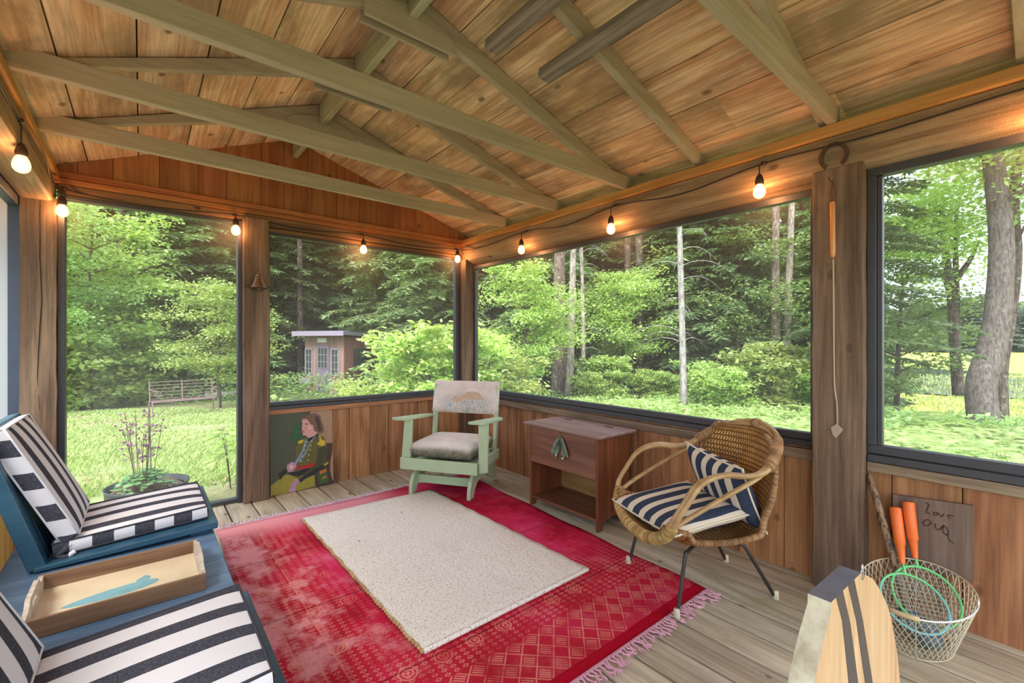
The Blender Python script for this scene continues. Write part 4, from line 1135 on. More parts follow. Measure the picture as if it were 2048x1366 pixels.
o = m.build('horseshoe', plain('rusty_iron', srgb(96,72,58), .6, .5, noise=.6, scale=50, dark=srgb(52,38,32)), origin=(2.546,.668,2.083)); tag(o, 'rusty horseshoe open side down above the broad post', 'horseshoe')
rod = thing('long_hook', 'long thin metal rod with a wooden handle hung from a nail on the broad post', 'tool', (2.535,.66,1.2), world=True)
m = MB(); m.tube(smooth_path([(2.536,.667,1.61),(2.535,.665,1.4),(2.536,.664,1.15),(2.536,.662,1.0),(2.534,.655,.93),(2.535,.652,.9),(2.536,.65,.80)],5), .0042, 8); m.build('shaft', plain('brass_grey_rod', srgb(170,150,120), .4, .6), rod, smooth=True)
m = MB(); m.tube([(2.534,.671,1.865),(2.534,.669,1.86),(2.535,.668,1.62),(2.535,.668,1.60)], [.007,.011,.0115,.008], 12); m.build('handle', wood('orange_handle_wood', srgb(226,164,110), srgb(196,128,76), axis=2, vary=0, fine=.2, rough=.35), rod, smooth=True)
m = MB(); m.prism([(.65,.812),(.626,.786),(.655,.742),(.668,.755),(.676,.79)], lambda u,v,t:(t,u,v), 2.531, 2.537); m.build('arrow_tip', plain('tip_metal', srgb(176,160,138), .5, .5), rod, bevel=.001)
m = MB(); m.tube(smooth_path([(2.534,.677,1.86),(2.536,.679,1.90),(2.536,.674,1.94),(2.536,.668,1.945),(2.536,.663,1.90),(2.534,.662,1.855)],5), .003, 6); m.build('leather_loop', plain('brown_leather', srgb(104,60,38), .6), rod, smooth=True)
m = MB(); m.tube([(2.548,.668,1.945),(2.53,.668,1.948),(2.522,.668,1.962)], .0025, 6); m.tube([(2.536,.69,1.99),(2.536,.685,1.975),(2.536,.672,1.955)], .003, 6); m.build('nail', M_iron, rod)
bell = thing('hanging_bell', 'small bronze bell with a thin metal rack hanging on the post beside the door', 'bell', (.672,3.765,1.60), world=True)
M_brz = plain('bronze_metal', srgb(120,100,84), .42, .7, noise=.4, scale=25)
m = MB(); m.lathe([(.052,.0),(.05,.004),(.043,.016),(.034,.04),(.027,.065),(.023,.085),(.019,.093),(.008,.097),(.001,.098)], (.672,3.755,1.60), 24, cap=False); m.tube([(.672+.053*math.cos(i*math.pi/12),3.755+.053*math.sin(i*math.pi/12),1.60) for i in range(24)], .003, 6, closed=True); m.build('bell_body', M_brz, bell, smooth=True)
m = MB(); m.tube([(.672,3.755,1.697),(.668,3.755,1.715),(.672,3.76,1.73),(.676,3.755,1.715),(.672,3.755,1.697)], .004, 6); m.tube([(.672,3.797,1.735),(.672,3.76,1.735)], .0035, 6); m.build('hanger', M_brz, bell, smooth=True)
m = MB(); m.tube([(.672,3.755,1.68),(.672,3.755,1.60)], .0025, 5); m.ball((.672,3.755,1.592), .011, 10); m.build('clapper', M_brz, bell, smooth=True)
m = MB(); m.tube(smooth_path([(.584,3.76,1.628),(.590,3.765,1.612),(.612,3.79,1.602),(.672,3.795,1.575),(.732,3.79,1.602),(.75,3.765,1.61),(.757,3.76,1.622)],5), .003, 6); m.build('wire_rack', M_iron, bell, smooth=True)
# weathered rails hung under the rafters
for (x, ya, z, lab) in ((1.283,1.71,2.60,'weathered grey grooved rail under the rafters, nearer the ridge'), (1.54,1.615,2.53,'weathered grey grooved rail under the rafters, nearer the eave')):
    m = MB(); z = roof_z(x)-.105-.004
    n = 10; w = .034
    prof = [(-w,0),(-.006,0),(-.004,.006),(.004,.006),(.006,0),(w,0),(w,.032),(-w,.032)]
    m.prism([(a, -.034+b) for a, b in prof], lambda u,v,t:(x+u, t, z+v-.32*u), YF, ya)
    m.box(x-w*.8, x+w*.8, ya, ya+.012, z-.03, z-.004)
    o = m.build('hanging_rail', M_grey, origin=(x,ya,z), bevel=.004); tag(o, lab, 'rail')
# upright board in the right foreground
bd = MB()
P1 = Vector((.905,.222)); P2 = Vector((.969,.111))
e = (Vector((FX*.834+RX*.6507, FY*.834+RY*.6507)) - Vector((FX*.738+RX*.5255, FY*.738+RY*.5255)))
A_ = Vector((FX*.738+RX*.5255, FY*.738+RY*.5255)); wd = e.length; e.normalize(); nrm2 = Vector((-e.y, e.x))
if nrm2.dot(Vector((FX*.753+RX*.4967, FY*.753+RY*.4967))-A_) < 0: nrm2 = -nrm2
prof_l = [(0,.77),(0,.754),(-.012,.742),(-.038,.716),(-.073,.671),(-.11,.60),(-.14,.5),(-.15,.35),(-.14,.15),(-.10,.0)]
prof_r = [(wd,.77),(wd-.002,.757),(wd+.008,.752),(wd+.026,.757),(.225,.737),(.275,.698),(.328,.648),(.362,.60),(.406,.511),(.426,.44),(.43,.30),(.42,.15),(.38,.0)]
outl = prof_l[::-1]+prof_r
def BF(u, v, t): q = A_+e*u+nrm2*t; return (q.x, q.y, v)
M_board = wood('blond_board_wood', srgb(208,174,134), srgb(186,142,98), axis=2, vary=0, fine=.3, rough=.45)
M_bedge = plain('pale_weathered_edge', srgb(212,202,174), .7, noise=.7, scale=25, dark=srgb(140,120,90), bump=.3)
M_bdark = plain('dark_inlay', srgb(66,58,58), .45)
M_btop = plain('grey_blue_cap', srgb(104,106,118), .4, noise=.4, scale=40)
n = len(outl); vs = [BF(u,v,0) for u,v in outl]+[BF(u,v,.034) for u,v in outl]
bd.add(vs, [tuple(range(n-1,-1,-1)), tuple(range(n,2*n))], 0)
for i in range(n):
    j = (i+1) % n
    mi = 2 if (outl[i][1] > .765 and outl[j][1] > .765) else 1
    bd.add([vs[i],vs[j],vs[n+j],vs[n+i]], [(0,1,2,3)], mi)
ctr = A_+e*(wd/2)+nrm2*.017
o = bd.build('striped_board', [M_board, M_bedge, M_btop], origin=(ctr.x,ctr.y,0), bevel=.002)
tag(o, 'thick blond board with two dark stripes and a flat grey top in the right foreground', 'board')
ms = MB()
for le, ri in (([(.023,.77),(.052,.721),(.086,.598),(.10,.45),(.10,.0)], [(.056,.77),(.094,.70),(.138,.572),(.152,.45),(.152,.0)]),
               ([(.083,.77),(.126,.693),(.178,.555),(.195,.45),(.195,.0)], [(.116,.77),(.166,.675),(.225,.533),(.245,.42),(.245,.0)])):
    for k in range(4):
        ms.add([BF(*le[k],-.0006),BF(*ri[k],-.0006),BF(*ri[k+1],-.0006),BF(*le[k+1],-.0006)], [(0,1,2,3)])
w_ = ms.build('inlay_stripe', M_bdark, origin=(ctr.x,ctr.y,0)); w_.parent = o; w_.location = (0,0,0)

# ------------------------------------------------------------------ outdoors: ground
def sst(a, b, x): t = max(0., min(1., (x-a)/(b-a))); return t*t*(3-2*t)
def marsh_w(x, y): return sst(13, 19, x)*sst(-1.5, 3.5, .47*x-y)
def gz(x, y):
    r = math.hypot(x, y); z = -.25-.04*max(0, min(r, 26)-5)
    z += .03*math.sin(x*1.3+y*.7)*math.sin(y*1.1-x*.4)*min(1, r/8)
    m = marsh_w(x, y)
    return z*(1-m)+(-1.78+.04*math.sin(x*.35)*math.sin(y*.5))*m
def world(pxx, D):
    t = (pxx-1024)/896; return (D*(FX+t*RX), D*(FY+t*RY))
N = NT('lawn_and_forest_floor'); ve = N.coord('Object', (1,1,1)); sp = N.n('SeparateXYZ'); N.l(ve, sp.inputs[0])
n1 = N.noise(ve, .55, 5, .6); n2 = N.noise(ve, 7, 5, .7); n3 = N.noise(ve, 38, 3, .7)
c = N.mix(N.step(n2, .35, .65), srgb(126,140,88), srgb(160,170,116))
c = N.mix(N.math('MULTIPLY', N.step(n1, .5, .66), N.step(n3, .35, .6)), c, srgb(150,128,104))
c = N.mix(N.math('MULTIPLY', N.step(n3, .64, .74), .6), c, srgb(196,178,160))
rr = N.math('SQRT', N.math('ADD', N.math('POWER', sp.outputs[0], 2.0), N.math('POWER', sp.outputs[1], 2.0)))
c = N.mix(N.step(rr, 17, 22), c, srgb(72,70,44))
mx = N.math('MULTIPLY', N.step(sp.outputs[0], 13, 18), N.step(N.math('SUBTRACT', N.math('MULTIPLY', sp.outputs[0], .47), sp.outputs[1]), -1.5, 3.5))
mg = N.mix(N.step(N.noise(N.coord('Object', (.05,.4,1)), 2.5, 4), .35, .65), srgb(196,196,96), srgb(150,170,84))
c = N.mix(mx, c, mg)
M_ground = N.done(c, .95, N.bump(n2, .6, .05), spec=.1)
V = []; nr, na = 70, 150
rs = [2.0*(170**(i/nr)) for i in range(nr+1)]
for r_ in rs:
    for j in range(na):
        a = 2*math.pi*j/na; x, y = r_*math.cos(a), r_*math.sin(a); V.append((x, y, gz(x, y)))
F = [(i*na+j, i*na+(j+1)%na, (i+1)*na+(j+1)%na, (i+1)*na+j) for i in range(nr) for j in range(na)]
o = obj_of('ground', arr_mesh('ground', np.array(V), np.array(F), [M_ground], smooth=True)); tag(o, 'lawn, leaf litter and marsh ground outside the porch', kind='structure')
mb = MB()
for cx, cy, rx, ry, sd in ((44,2,10,15,1),(58,14,9,11,2),(50,-16,9,9,3)):
    r = random.Random(sd); ph = [r.uniform(0,6) for _ in range(4)]
    pts = [(cx+rx*math.cos(a)*(1+.2*math.sin(3*a+ph[0])+.12*math.sin(7*a+ph[1])), cy+ry*math.sin(a)*(1+.2*math.sin(4*a+ph[2])), -1.715) for a in [2*math.pi*i/50 for i in range(50)]]
    mb.add(pts, [tuple(range(50))])
N = NT('still_marsh_water'); o = mb.build('marsh_water', N.done((.10,.12,.12,1), .06, N.bump(N.noise(N.coord('Object'), 3, 2), .05, .02), spec=.8)); tag(o, 'pale reflecting marsh pools beyond the trees', kind='structure')

# ---- foliage builders (numpy)
rng = np.random.default_rng(5)
def cards(C, Uv, Vv, L, Wd, bend=.0):
    """diamond leaves: centre/base C, direction Uv (unit), side Vv (unit), arrays"""
    L = L[:, None]; Wd = Wd[:, None]
    p0 = C; p1 = C+Uv*L*.45+Vv*Wd*.5; p2 = C+Uv*L; p3 = C+Uv*L*.45-Vv*Wd*.5
    return np.stack([p0, p1, p2, p3], 1)
def unit(a): return a/np.maximum(np.linalg.norm(a, axis=1, keepdims=True), 1e-9)
def fol_mesh(name, quads, mats):
    q = np.concatenate(quads); n = len(q)
    return arr_mesh(name, q.reshape(-1, 3), np.arange(n*4).reshape(n, 4), mats)
L_hem = leaf('hemlock_needles', srgb(100,128,80), srgb(150,172,112), .30)
L_hemd = leaf('dark_hemlock_needles', srgb(88,120,80), srgb(132,160,106), .30)
L_maple = leaf('bright_maple_leaf', srgb(146,174,92), srgb(186,204,120), .45)
L_mid = leaf('mid_green_leaf', srgb(118,152,86), srgb(156,184,108), .42)
L_shrub = leaf('fresh_shrub_leaf', srgb(156,186,92), srgb(204,218,132), .45)
L_fern = leaf('fern_green', srgb(146,178,100), srgb(182,202,124), .42)
L_far_haze = leaf('haze_tinted_conifer_green', srgb(128,150,132), srgb(150,168,146), .2)  # distance haze put into the paler leaf colour of the far trees
L_grass = leaf('grass_green', srgb(136,160,84), srgb(186,200,124), .3)
def bark(name, a, b, lich=.3, sc=1):
    N = NT(name); v = N.coord('Object', (9*sc,9*sc,2.2*sc)); n = N.noise(v, 2.0, 5, .7, .6); g = N.noise(N.coord('Object'), 6, 4, .6)
    c = N.mix(N.step(n, .38, .62), b, a); c = N.mix(N.math('MULTIPLY', N.step(g, .56, .66), lich), c, srgb(196,194,178))
    return N.done(c, .9, N.bump(n, .7, .02), spec=.1)
B_dark = bark('dark_bark', srgb(110,98,88), srgb(64,54,48), .25)
B_grey = bark('grey_bark', srgb(172,162,150), srgb(118,106,98), .5)
B_pale = bark('pale_dead_bark', srgb(178,172,166), srgb(132,126,122), .4)
B_big = bark('furrowed_bark', srgb(142,126,114), srgb(92,78,70), .3)

def hemlock_mesh(name, H, Rr, nb, seed, twl=.30, zlo=.04, dens=1.0, mat=None):
    g = np.random.default_rng(seed); quads = []
    br = MB()
    for b in range(nb):
        zf = zlo+(1-zlo)*((b+g.random())/nb); z = H*zf
        L = Rr*(1-zf)**.75*(.65+.5*g.random())+.25
        az = b*2.4+g.random()*1.0
        n = max(3, int(L/.09*dens)); t = (np.arange(n)+.5)/n
        up = .25-.15*g.random(); droop = .55+.25*g.random()
        d = np.array([math.cos(az), math.sin(az)])
        rad = t*L; zz = z+L*(up*t-droop*.6*t**2)
        base = np.stack([d[0]*rad, d[1]*rad, zz], 1)
        if L > .6:
            k = 4; br.tube([(d[0]*L*q/k, d[1]*L*q/k, z+L*(up*q/k-droop*.6*(q/k)**2)) for q in range(k+1)], [.006+.008*L*(1-q/k) for q in range(k+1)], 4, cap=False)
        sd = np.array([-d[1], d[0], 0.])
        for sgn in (-1, 1):
            m_ = n; ll = (L*.34)*(1-t)**.55*(.7+.6*g.random(m_))+.10
            u = np.stack([d[0]*.55+sgn*sd[0]*.83+0*t, d[1]*.55+sgn*sd[1]*.83+0*t, -.12-.25*g.random(m_)], 1)
            u = unit(u+g.normal(0, .12, (m_,3)))
            # sub twigs along lateral
            k = 3
            for q in range(k):
                c_ = base+u*(ll*(q/k))[:,None]
                for s2 in (-.55, .0, .55):
                    dd = unit(u+ s2*np.array([d[0],d[1],0.])*1.0+g.normal(0,.16,(m_,3))+np.array([0,0,-.12]))
                    vv = unit(np.cross(dd, np.array([0,0,1.])+g.normal(0,.35,(m_,3))))
                    lt = (twl*.75*(.6+.7*g.random(m_)))
                    quads.append(cards(c_, dd, vv, lt, lt*.30))
    me = fol_mesh(name+'_needles', quads, [mat or L_hem])
    return me, br
def trunk_mb(H, r0, lean=(0,0), wob=.05, seed=0, n=10, top=.15, seg=12):
    r = random.Random(seed); pts = []; rad = []
    for i in range(seg+1):
        t = i/seg; pts.append((lean[0]*t+wob*math.sin(t*5+seed)*t, lean[1]*t+wob*math.cos(t*4+seed)*t, H*t-.15 if i == 0 else H*t))
        rad.append(r0*(1-(1-top)*t)*(1.35 if i == 0 else 1.0))
    m = MB(); m.tube(pts, rad, n); return m, pts
def broad_mesh(name, H, z0, Rr, nbr, nleaf, seed, lsz=.10, mat=None, flat=.5, stems=1, r0=.08, barkm=None, spread=.3, clump=.5):
    """leafy tree: stems, branches, leaf clusters"""
    g = np.random.default_rng(seed); r = random.Random(seed); wd = MB(); tips = []
    for s in range(stems):
        a0 = r.uniform(0, 6.28); ln = spread*H if stems > 1 else .06*H
        top = Vector((ln*math.cos(a0), ln*math.sin(a0), H*.92*r.uniform(.85,1)))
        mid = Vector((top.x*.35+r.uniform(-.1,.1), top.y*.35+r.uniform(-.1,.1), H*.5))
        sp_ = smooth_path([(0.03*math.cos(a0),.03*math.sin(a0),-.12), mid*.5, mid, top], 4)
        wd.tube(sp_, [r0*(1-.85*i/(len(sp_)-1)) for i in range(len(sp_))], 7)
        for b in range(nbr//stems):
            zf = z0/H+(1-z0/H)*r.random()**.8; i = min(len(sp_)-2, int(zf*(len(sp_)-1))); p = sp_[i]
            az = r.uniform(0, 6.28); prof = math.sqrt(max(.08, 1-((zf-(z0/H+1)/2)/((1-z0/H)/2+.05))**2))
            L = Rr*prof*r.uniform(.6, 1.05)
            e = p+Vector((math.cos(az)*L, math.sin(az)*L, L*r.uniform(.0,.45))); m1 = p.lerp(e, .5)+Vector((0,0,L*.12))
            q = smooth_path([p, m1, e], 3); wd.tube(q, [max(.004, r0*.22*(1-.85*k/(len(q)-1))) for k in range(len(q))], 4, cap=False)
            for k in range(2, len(q)): tips.append(tuple(q[k]))
            for _ in range(3):
                k = r.randrange(1, len(q)-1); az2 = az+r.choice((-1,1))*r.uniform(.5,1.1); L2 = L*r.uniform(.25,.5)
                e2 = q[k]+Vector((math.cos(az2)*L2, math.sin(az2)*L2, L2*r.uniform(0,.4)))
                wd.tube([q[k], e2], [max(.003, r0*.08), .002], 3, cap=False); tips += [tuple(q[k].lerp(e2, .5)), tuple(e2)]
    T = np.array(tips); idx = g.integers(0, len(T), nleaf)
    C = T[idx]+g.normal(0, 1, (nleaf,3))*np.array([clump, clump, clump*flat])*.5*Rr*.22
    u = g.normal(0, 1, (nleaf,3)); u[:,2] = u[:,2]*.35-.25; u = unit(u)
    v = unit(np.cross(u, np.array([0,0,1.])+g.normal(0,.45,(nleaf,3))))
    sz = lsz*(.6+.7*g.random(nleaf))
    me = fol_mesh(name+'_leaves', [cards(C, u, v, sz, sz*.62)], [mat or L_mid])
    w = wd
    return me, w
TREES = {}
def proto(key, fol, wmb, wmat, name='tree'):
    hold = MB()
    wme = wmb.build('branches', wmat, smooth=True); me = wme.data; bpy.data.objects.remove(wme)
    TREES[key] = (fol, me)
def tree(key, name, label, loc, sc=1, rz=0, group=None, trunk=None, cat='tree', fname='foliage', wname='branches', zoff=0, sz=None):
    x, y = loc; t = thing(name, label, cat, (x, y, gz(x, y)+zoff), rz, group); t.scale = (sc, sc, sz or sc)
    fol, wd = TREES[key]
    if wd is not None: obj_of(wname, wd, t)
    if fol is not None: obj_of(fname, fol, t)
    if trunk is not None:
        tr = obj_of('trunk', trunk, t); tr.scale = (1,1,1)
    return t
def mk_trunk(key, H, r0, mat, **kw):
    m, _ = trunk_mb(H, r0, **kw); o = m.build('trunk', mat, smooth=True); me = o.data; bpy.data.objects.remove(o); return me
for k, (H, Rr, nb, sd, mt) in {'h1':(12,2.9,150,1,L_hem),'h2':(13,2.6,150,2,L_hemd),'h3':(10,2.7,130,3,L_hem)}.items():
    fol, br = hemlock_mesh(k, H, Rr, nb, sd, mat=mt); proto(k, fol, br, B_dark)
fol, br = hemlock_mesh('h4', 15, 2.2, 60, 9, zlo=.30, mat=L_hemd); proto('h4', fol, br, B_dark)
fol, br = hemlock_mesh('far', 11, 2.8, 90, 17, mat=L_far_haze, twl=.6); proto('far', fol, br, B_dark)
TK = {k: mk_trunk(k, H, r, B_dark, seed=i, wob=.08) for i, (k, H, r) in enumerate((('h1',12,.14),('h2',13,.16),('h3',10,.12),('h4',15,.2)))}
for k, a in {'b1': dict(H=6.5, z0=1.6, Rr=2.3, nbr=46, nleaf=15000, seed=11, lsz=.13, mat=L_maple, r0=.09, clump=.9),
             'b2': dict(H=8.0, z0=2.0, Rr=2.4, nbr=50, nleaf=15000, seed=12, lsz=.13, mat=L_mid, r0=.10, clump=.9),
             's1': dict(H=1.9, z0=.25, Rr=1.0, nbr=46, nleaf=5600, seed=13, lsz=.135, mat=L_maple, r0=.018, stems=7, spread=.35, clump=1.0),
             's2': dict(H=2.5, z0=.2, Rr=1.0, nbr=110, nleaf=11000, seed=14, lsz=.115, mat=L_shrub, r0=.02, stems=12, spread=.42, clump=.8),
             's3': dict(H=1.0, z0=.1, Rr=.7, nbr=40, nleaf=4200, seed=15, lsz=.09, mat=L_mid, r0=.01, stems=6, spread=.4, clump=1.1)}.items():
    fol, w = broad_mesh(k, **a); proto(k, fol, w, B_dark if k[0] == 'b' else bark('shrub_stem_'+k, srgb(134,104,86), srgb(92,68,54), .1))

used = []
def hem_row(spec, label, group, seed):
    r = random.Random(seed)
    for pxx, D, key, s in spec:
        x, y = world(pxx, D)
        if marsh_w(x, y) > .3: continue
        tree(key, 'hemlock_tree', label, (x, y), s, r.uniform(0, 6.28), group, TK[key])
r = random.Random(21)
spec = []
for D, step, sc in ((17.5, 95, 1.0), (21, 80, 1.1), (26, 66, 1.2), (33, 56, 1.3), (42, 50, 1.4)):
    pxx = -420+r.uniform(0, step)
    while pxx < 1800:
        if not (450 < pxx < 840 and D < 20) and not (D < 23 and 560 < pxx < 740) and not (D < 20 and 1150 < pxx < 1330):
            key = r.choice(('h1','h2','h3')) if D < 30 or r.random() < .6 else 'h4'
            spec.append((pxx, D*r.uniform(.96, 1.05), key, sc*r.uniform(.9, 1.15)))
        pxx += step*r.uniform(.8, 1.25)*(1.0)
hem_row(spec, 'tall dark green hemlock in the dense forest edge beyond the lawn', 'hemlocks of the forest edge', 5)
for i, (p_, D, k, s_) in enumerate(((1490,19,'h1',1.0),(1600,19.5,'h2',1.0),(1545,23,'h3',1.25),(1655,16,'h3',.85),(1440,22,'h2',1.1),(1620,24,'h1',1.2),(1700,22,'h2',.9))):
    tree(k, 'hemlock_tree', 'green hemlock behind the twin grey trunk at the marsh edge', world(p_, D), s_, i*1.7, 'hemlocks at the marsh edge', TK[k])
# far side of the marsh
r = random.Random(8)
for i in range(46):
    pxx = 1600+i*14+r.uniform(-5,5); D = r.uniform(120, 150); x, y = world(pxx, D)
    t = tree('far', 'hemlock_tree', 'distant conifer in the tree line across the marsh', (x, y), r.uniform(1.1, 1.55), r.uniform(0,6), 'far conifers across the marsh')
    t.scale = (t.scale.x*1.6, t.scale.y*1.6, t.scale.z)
# bare trunks in the forest
def trunk_tree(name, label, pxx, D, H, r0, mat, lean=(0,0), wob=.05, seed=0, branches=None, group=None, top=.35, n=12):
    x, y = world(pxx, D)
    t = thing(name, label, 'tree', (x, y, gz(x, y)), 0, group)
    m, pts = trunk_mb(H, r0, lean, wob, seed, n, top, 16); m.build('trunk', mat, t, smooth=True)
    if branches:
        r = random.Random(seed+50); 
        mm = MB()
        for _ in range(branches[0]):
            z = r.uniform(branches[1], branches[2]); f = z/H*16; i = int(f); p = Vector(pts[i]).lerp(Vector(pts[min(16,i+1)]), f-i)
            az = r.uniform(0, 6.28); L = r.uniform(.4, branches[3])
            q = [p+Vector((math.cos(az)*L*k/5, math.sin(az)*L*k/5, .22*L*math.sin(k/5*2.2)-.45*L*(k/5)**2)) for k in range(6)]
            mm.tube(q, [.012,.01,.008,.006,.004,.002], 4, cap=False)
            for k in (2,3,4): 
                e = q[k]+Vector((r.uniform(-.2,.2), r.uniform(-.2,.2), -r.uniform(.02,.25))); mm.tube([q[k], e], [.004,.0015], 3, cap=False)
        mm.build('dead_branches', B_pale, t, smooth=True)
    return t
trunk_tree('tree_trunk', 'thick mottled trunk, leftmost of the trio outside the right window', 1118, 14.5, 12, .24, B_big, seed=1)
trunk_tree('tree_trunk', 'smooth pale trunk, middle of the trio outside the right window', 1138, 13.8, 12, .13, B_grey, lean=(.5,.0), seed=2)
trunk_tree('tree_trunk', 'thin bare forked trunk, rightmost of the trio outside the right window', 1166, 13.9, 12, .07, B_grey, seed=3, wob=.25, branches=(26,1.0,7,1.3))
trunk_tree('dead_tree', 'slim pale dead trunk with curved bare branches, alone before the forest', 1368, 11.4, 11, .09, B_pale, lean=(-.25,.1), seed=4, branches=(34,1.4,7.5,1.9))
trunk_tree('tree_trunk', 'tall twin grey trunk near the right end of the long window, left stem', 1552, 15.5, 13, .17, B_big, seed=5)
trunk_tree('tree_trunk', 'tall twin grey trunk near the right end of the long window, right stem', 1570, 15.6, 13, .15, B_grey, lean=(.1,-.3), seed=6)
for i, (p_, D, r0) in enumerate(((1255,19,.2),(1278,18,.2),(1232,24,.18),(1305,22,.2),(1420,21,.14),(1475,18,.14),(1495,24,.16),(1515,22,.15),(1440,26,.2),(1640,20,.12),(1205,20,.12),(1090,20,.15),(1030,22,.15),(600,21,.16),(750,22,.18),(245,17,.16),(210,20,.18))):
    trunk_tree('tree_trunk', 'dark straight trunk standing in the shade of the hemlock forest', p_, D, 13, r0, B_dark, seed=20+i, group='dark trunks in the forest')
# broadleaf trees
def bt(key, label, pxx, D, s, rz=0, group=None, zoff=0, name='leafy_tree', cat='tree', sz=None):
    return tree(key, name, label, world(pxx, D), s, rz, group, cat=cat, zoff=zoff, sz=sz)
bt('b1', 'light green leafy tree with twisting branches beside the iron bench', 440, 12.2, .60, 1.0)
bt('b1', 'light green leafy tree spreading over the top of the door view', 178, 13.4, 1.05, 2.2)
bt('b2', 'mid green leafy tree at the left edge of the lawn', 60, 11.5, .8, 3.1)
bt('b1', 'yellow green young tree left of the trunk trio', 1052, 12.2, .68, .5)
bt('b1', 'yellow green tree between the trunk trio and the dead trunk', 1245, 16, .8, 4.0)
bt('b2', 'leafy tree behind the right end of the long window', 1500, 16.8, .95, 5.2)
bt('b1', 'light green tree high behind the dead trunk', 1395, 19, 1.15, 2.9)
bt('b2', 'leafy tree beside the marsh, left part of the right hand window', 1790, 13.5, .95, 1.2)
bt('s1', 'round pale green bush left of the iron bench', 165, 12.6, 1.35, 1)
bt('s1', 'low leafy bush behind the iron bench', 300, 14.5, 1.2, 2)
for i, (p_, D, s) in enumerate(((1460,11.2,.85),(1530,11.8,1.0),(1410,12.6,.8),(1575,12.8,.95),(1215,13.8,.8),(1185,13,.6),(1290,14.5,.7),(1660,12.5,.8),(1330,14.2,.6))):
    bt('s1', 'bright maple sapling bush in the undergrowth before the forest', p_, D, s*(.8,1.05,.9)[i%3], i*1.3, 'undergrowth bushes before the forest', name='sapling_bush', cat='bush')
bt('s2', 'large bright green shrub filling the back window beside the shed', 850, 7.0, .80, .3, name='leafy_shrub', cat='shrub')
bt('s2', 'bright shrub hugging the corner post outside the back window', 905, 6.6, .74, 2.3, name='leafy_shrub', cat='shrub')
bt('s2', 'low spreading shrub in front of the shed door', 745, 7.4, .40, 4.1, name='leafy_shrub', cat='shrub')
bt('s2', 'pale green shrub just right of the corner post', 1010, 7.2, .60, 3.0, name='leafy_shrub', cat='shrub')
# marsh side trees
B_mapl = bark('grey_brown_bark', srgb(124,114,108), srgb(84,76,72), .12, 1.4)
def big_tree(label, path, radii, mat, name='tree_trunk', lv=None, base=None):
    o3 = path[0]; t = thing(name, label, 'tree', o3); m = MB(); m.tube([(p[0]-o3[0], p[1]-o3[1], p[2]-o3[2]) for p in smooth_path(path, 5)], [radii[0]+(radii[1]-radii[0])*i/(5*(len(path)-1)) for i in range(5*(len(path)-1)+1)], 14)
    m.build('trunk', mat, t, smooth=True)
    return t
def PW(pxx, pyy, D): x, y = world(pxx, D); return (x, y, 1.2-(pyy-683)/896*D)
def crown(parent, pts, n, lsz, seed, mat, spread=(.5,.5,.3)):
    g = np.random.default_rng(seed); o = np.array(parent.location); T = np.array(pts)-o
    m = MB(); r = random.Random(seed)
    idx = g.integers(0, len(T), n); C = T[idx]+g.normal(0,1,(n,3))*np.array(spread)
    u = g.normal(0,1,(n,3)); u[:,2] = u[:,2]*.35-.25; u = unit(u); v = unit(np.cross(u, np.array([0,0,1.])+g.normal(0,.45,(n,3)))); sz = lsz*(.6+.7*g.random(n))
    obj_of('foliage', fol_mesh('crown_leaves', [cards(C,u,v,sz,sz*.65)], [mat]), parent)
    return T
def boughs(parent, lines, r0):
    o = Vector(parent.location); m = MB()
    for ln in lines: 
        q = smooth_path([Vector(p)-o for p in ln], 4); m.tube(q, [max(.006, r0*(1-.8*i/(len(q)-1))) for i in range(len(q))], 6)
    m.build('bough', B_dark, parent, smooth=True)
D_ = 9.4
t = big_tree('broad curved trunk in the right window, the thickest there', [PW(1968,850,D_),PW(1962,770,D_),PW(1982,700,D_),PW(1996,620,D_),PW(2003,500,D_),PW(1996,400,D_),PW(1983,290,D_),PW(1968,120,D_)], (.26,.15), B_mapl)
boughs(t, [[PW(1995,420,D_),PW(2040,380,9.1),PW(2090,320,9)],[PW(1985,330,D_),PW(1940,290,9.2),PW(1880,250,9)],[PW(1980,280,D_),PW(2030,230,9.2),PW(2080,150,9)]], .06)
r = random.Random(3)
crown(t, [PW(r.uniform(1850,2150), r.uniform(120,330), r.uniform(8.4,10.4)) for _ in range(60)], 5200, .13, 31, L_maple, (.35,.35,.2))
t = big_tree('thin dark trunk just right of the broad curved trunk', [PW(2003,838,10.2),PW(2002,740,10.2),PW(2018,640,10.2),PW(2032,520,10.2),PW(2028,420,10.2),PW(2036,300,10.2),PW(2046,150,10.2)], (.13,.08), B_dark)
boughs(t, [[PW(2015,560,10),PW(2040,470,9.8),PW(2075,420,9.6)],[PW(2018,440,10),PW(2045,380,10),PW(2080,300,10)]], .05)
crown(t, [PW(r.uniform(1960,2200), r.uniform(180,470), r.uniform(9.5,11)) for _ in range(50)], 3400, .12, 32, L_mid, (.35,.35,.22))
t = big_tree('slender two stemmed marsh tree, left of the broad trunk in the right window', [PW(1917,790,12),PW(1910,700,12),PW(1904,600,12),PW(1893,520,12),PW(1885,450,12),PW(1884,400,12)], (.13,.05), B_dark)
boughs(t, [[PW(1912,700,12),PW(1913,600,12),PW(1911,500,12),PW(1914,420,12),PW(1930,370,12)],[PW(1905,600,12),PW(1890,560,12),PW(1860,520,11.8)],[PW(1911,560,12),PW(1940,520,12),PW(1960,480,12)]], .09)
pts = [PW(1905+r.gauss(0,48), 440+r.gauss(0,75), r.uniform(11,13)) for _ in range(110)]+[PW(r.uniform(1770,1860), r.uniform(380,520), r.uniform(11,13)) for _ in range(25)]
crown(t, pts, 8200, .12, 33, L_maple, (.3,.3,.16))
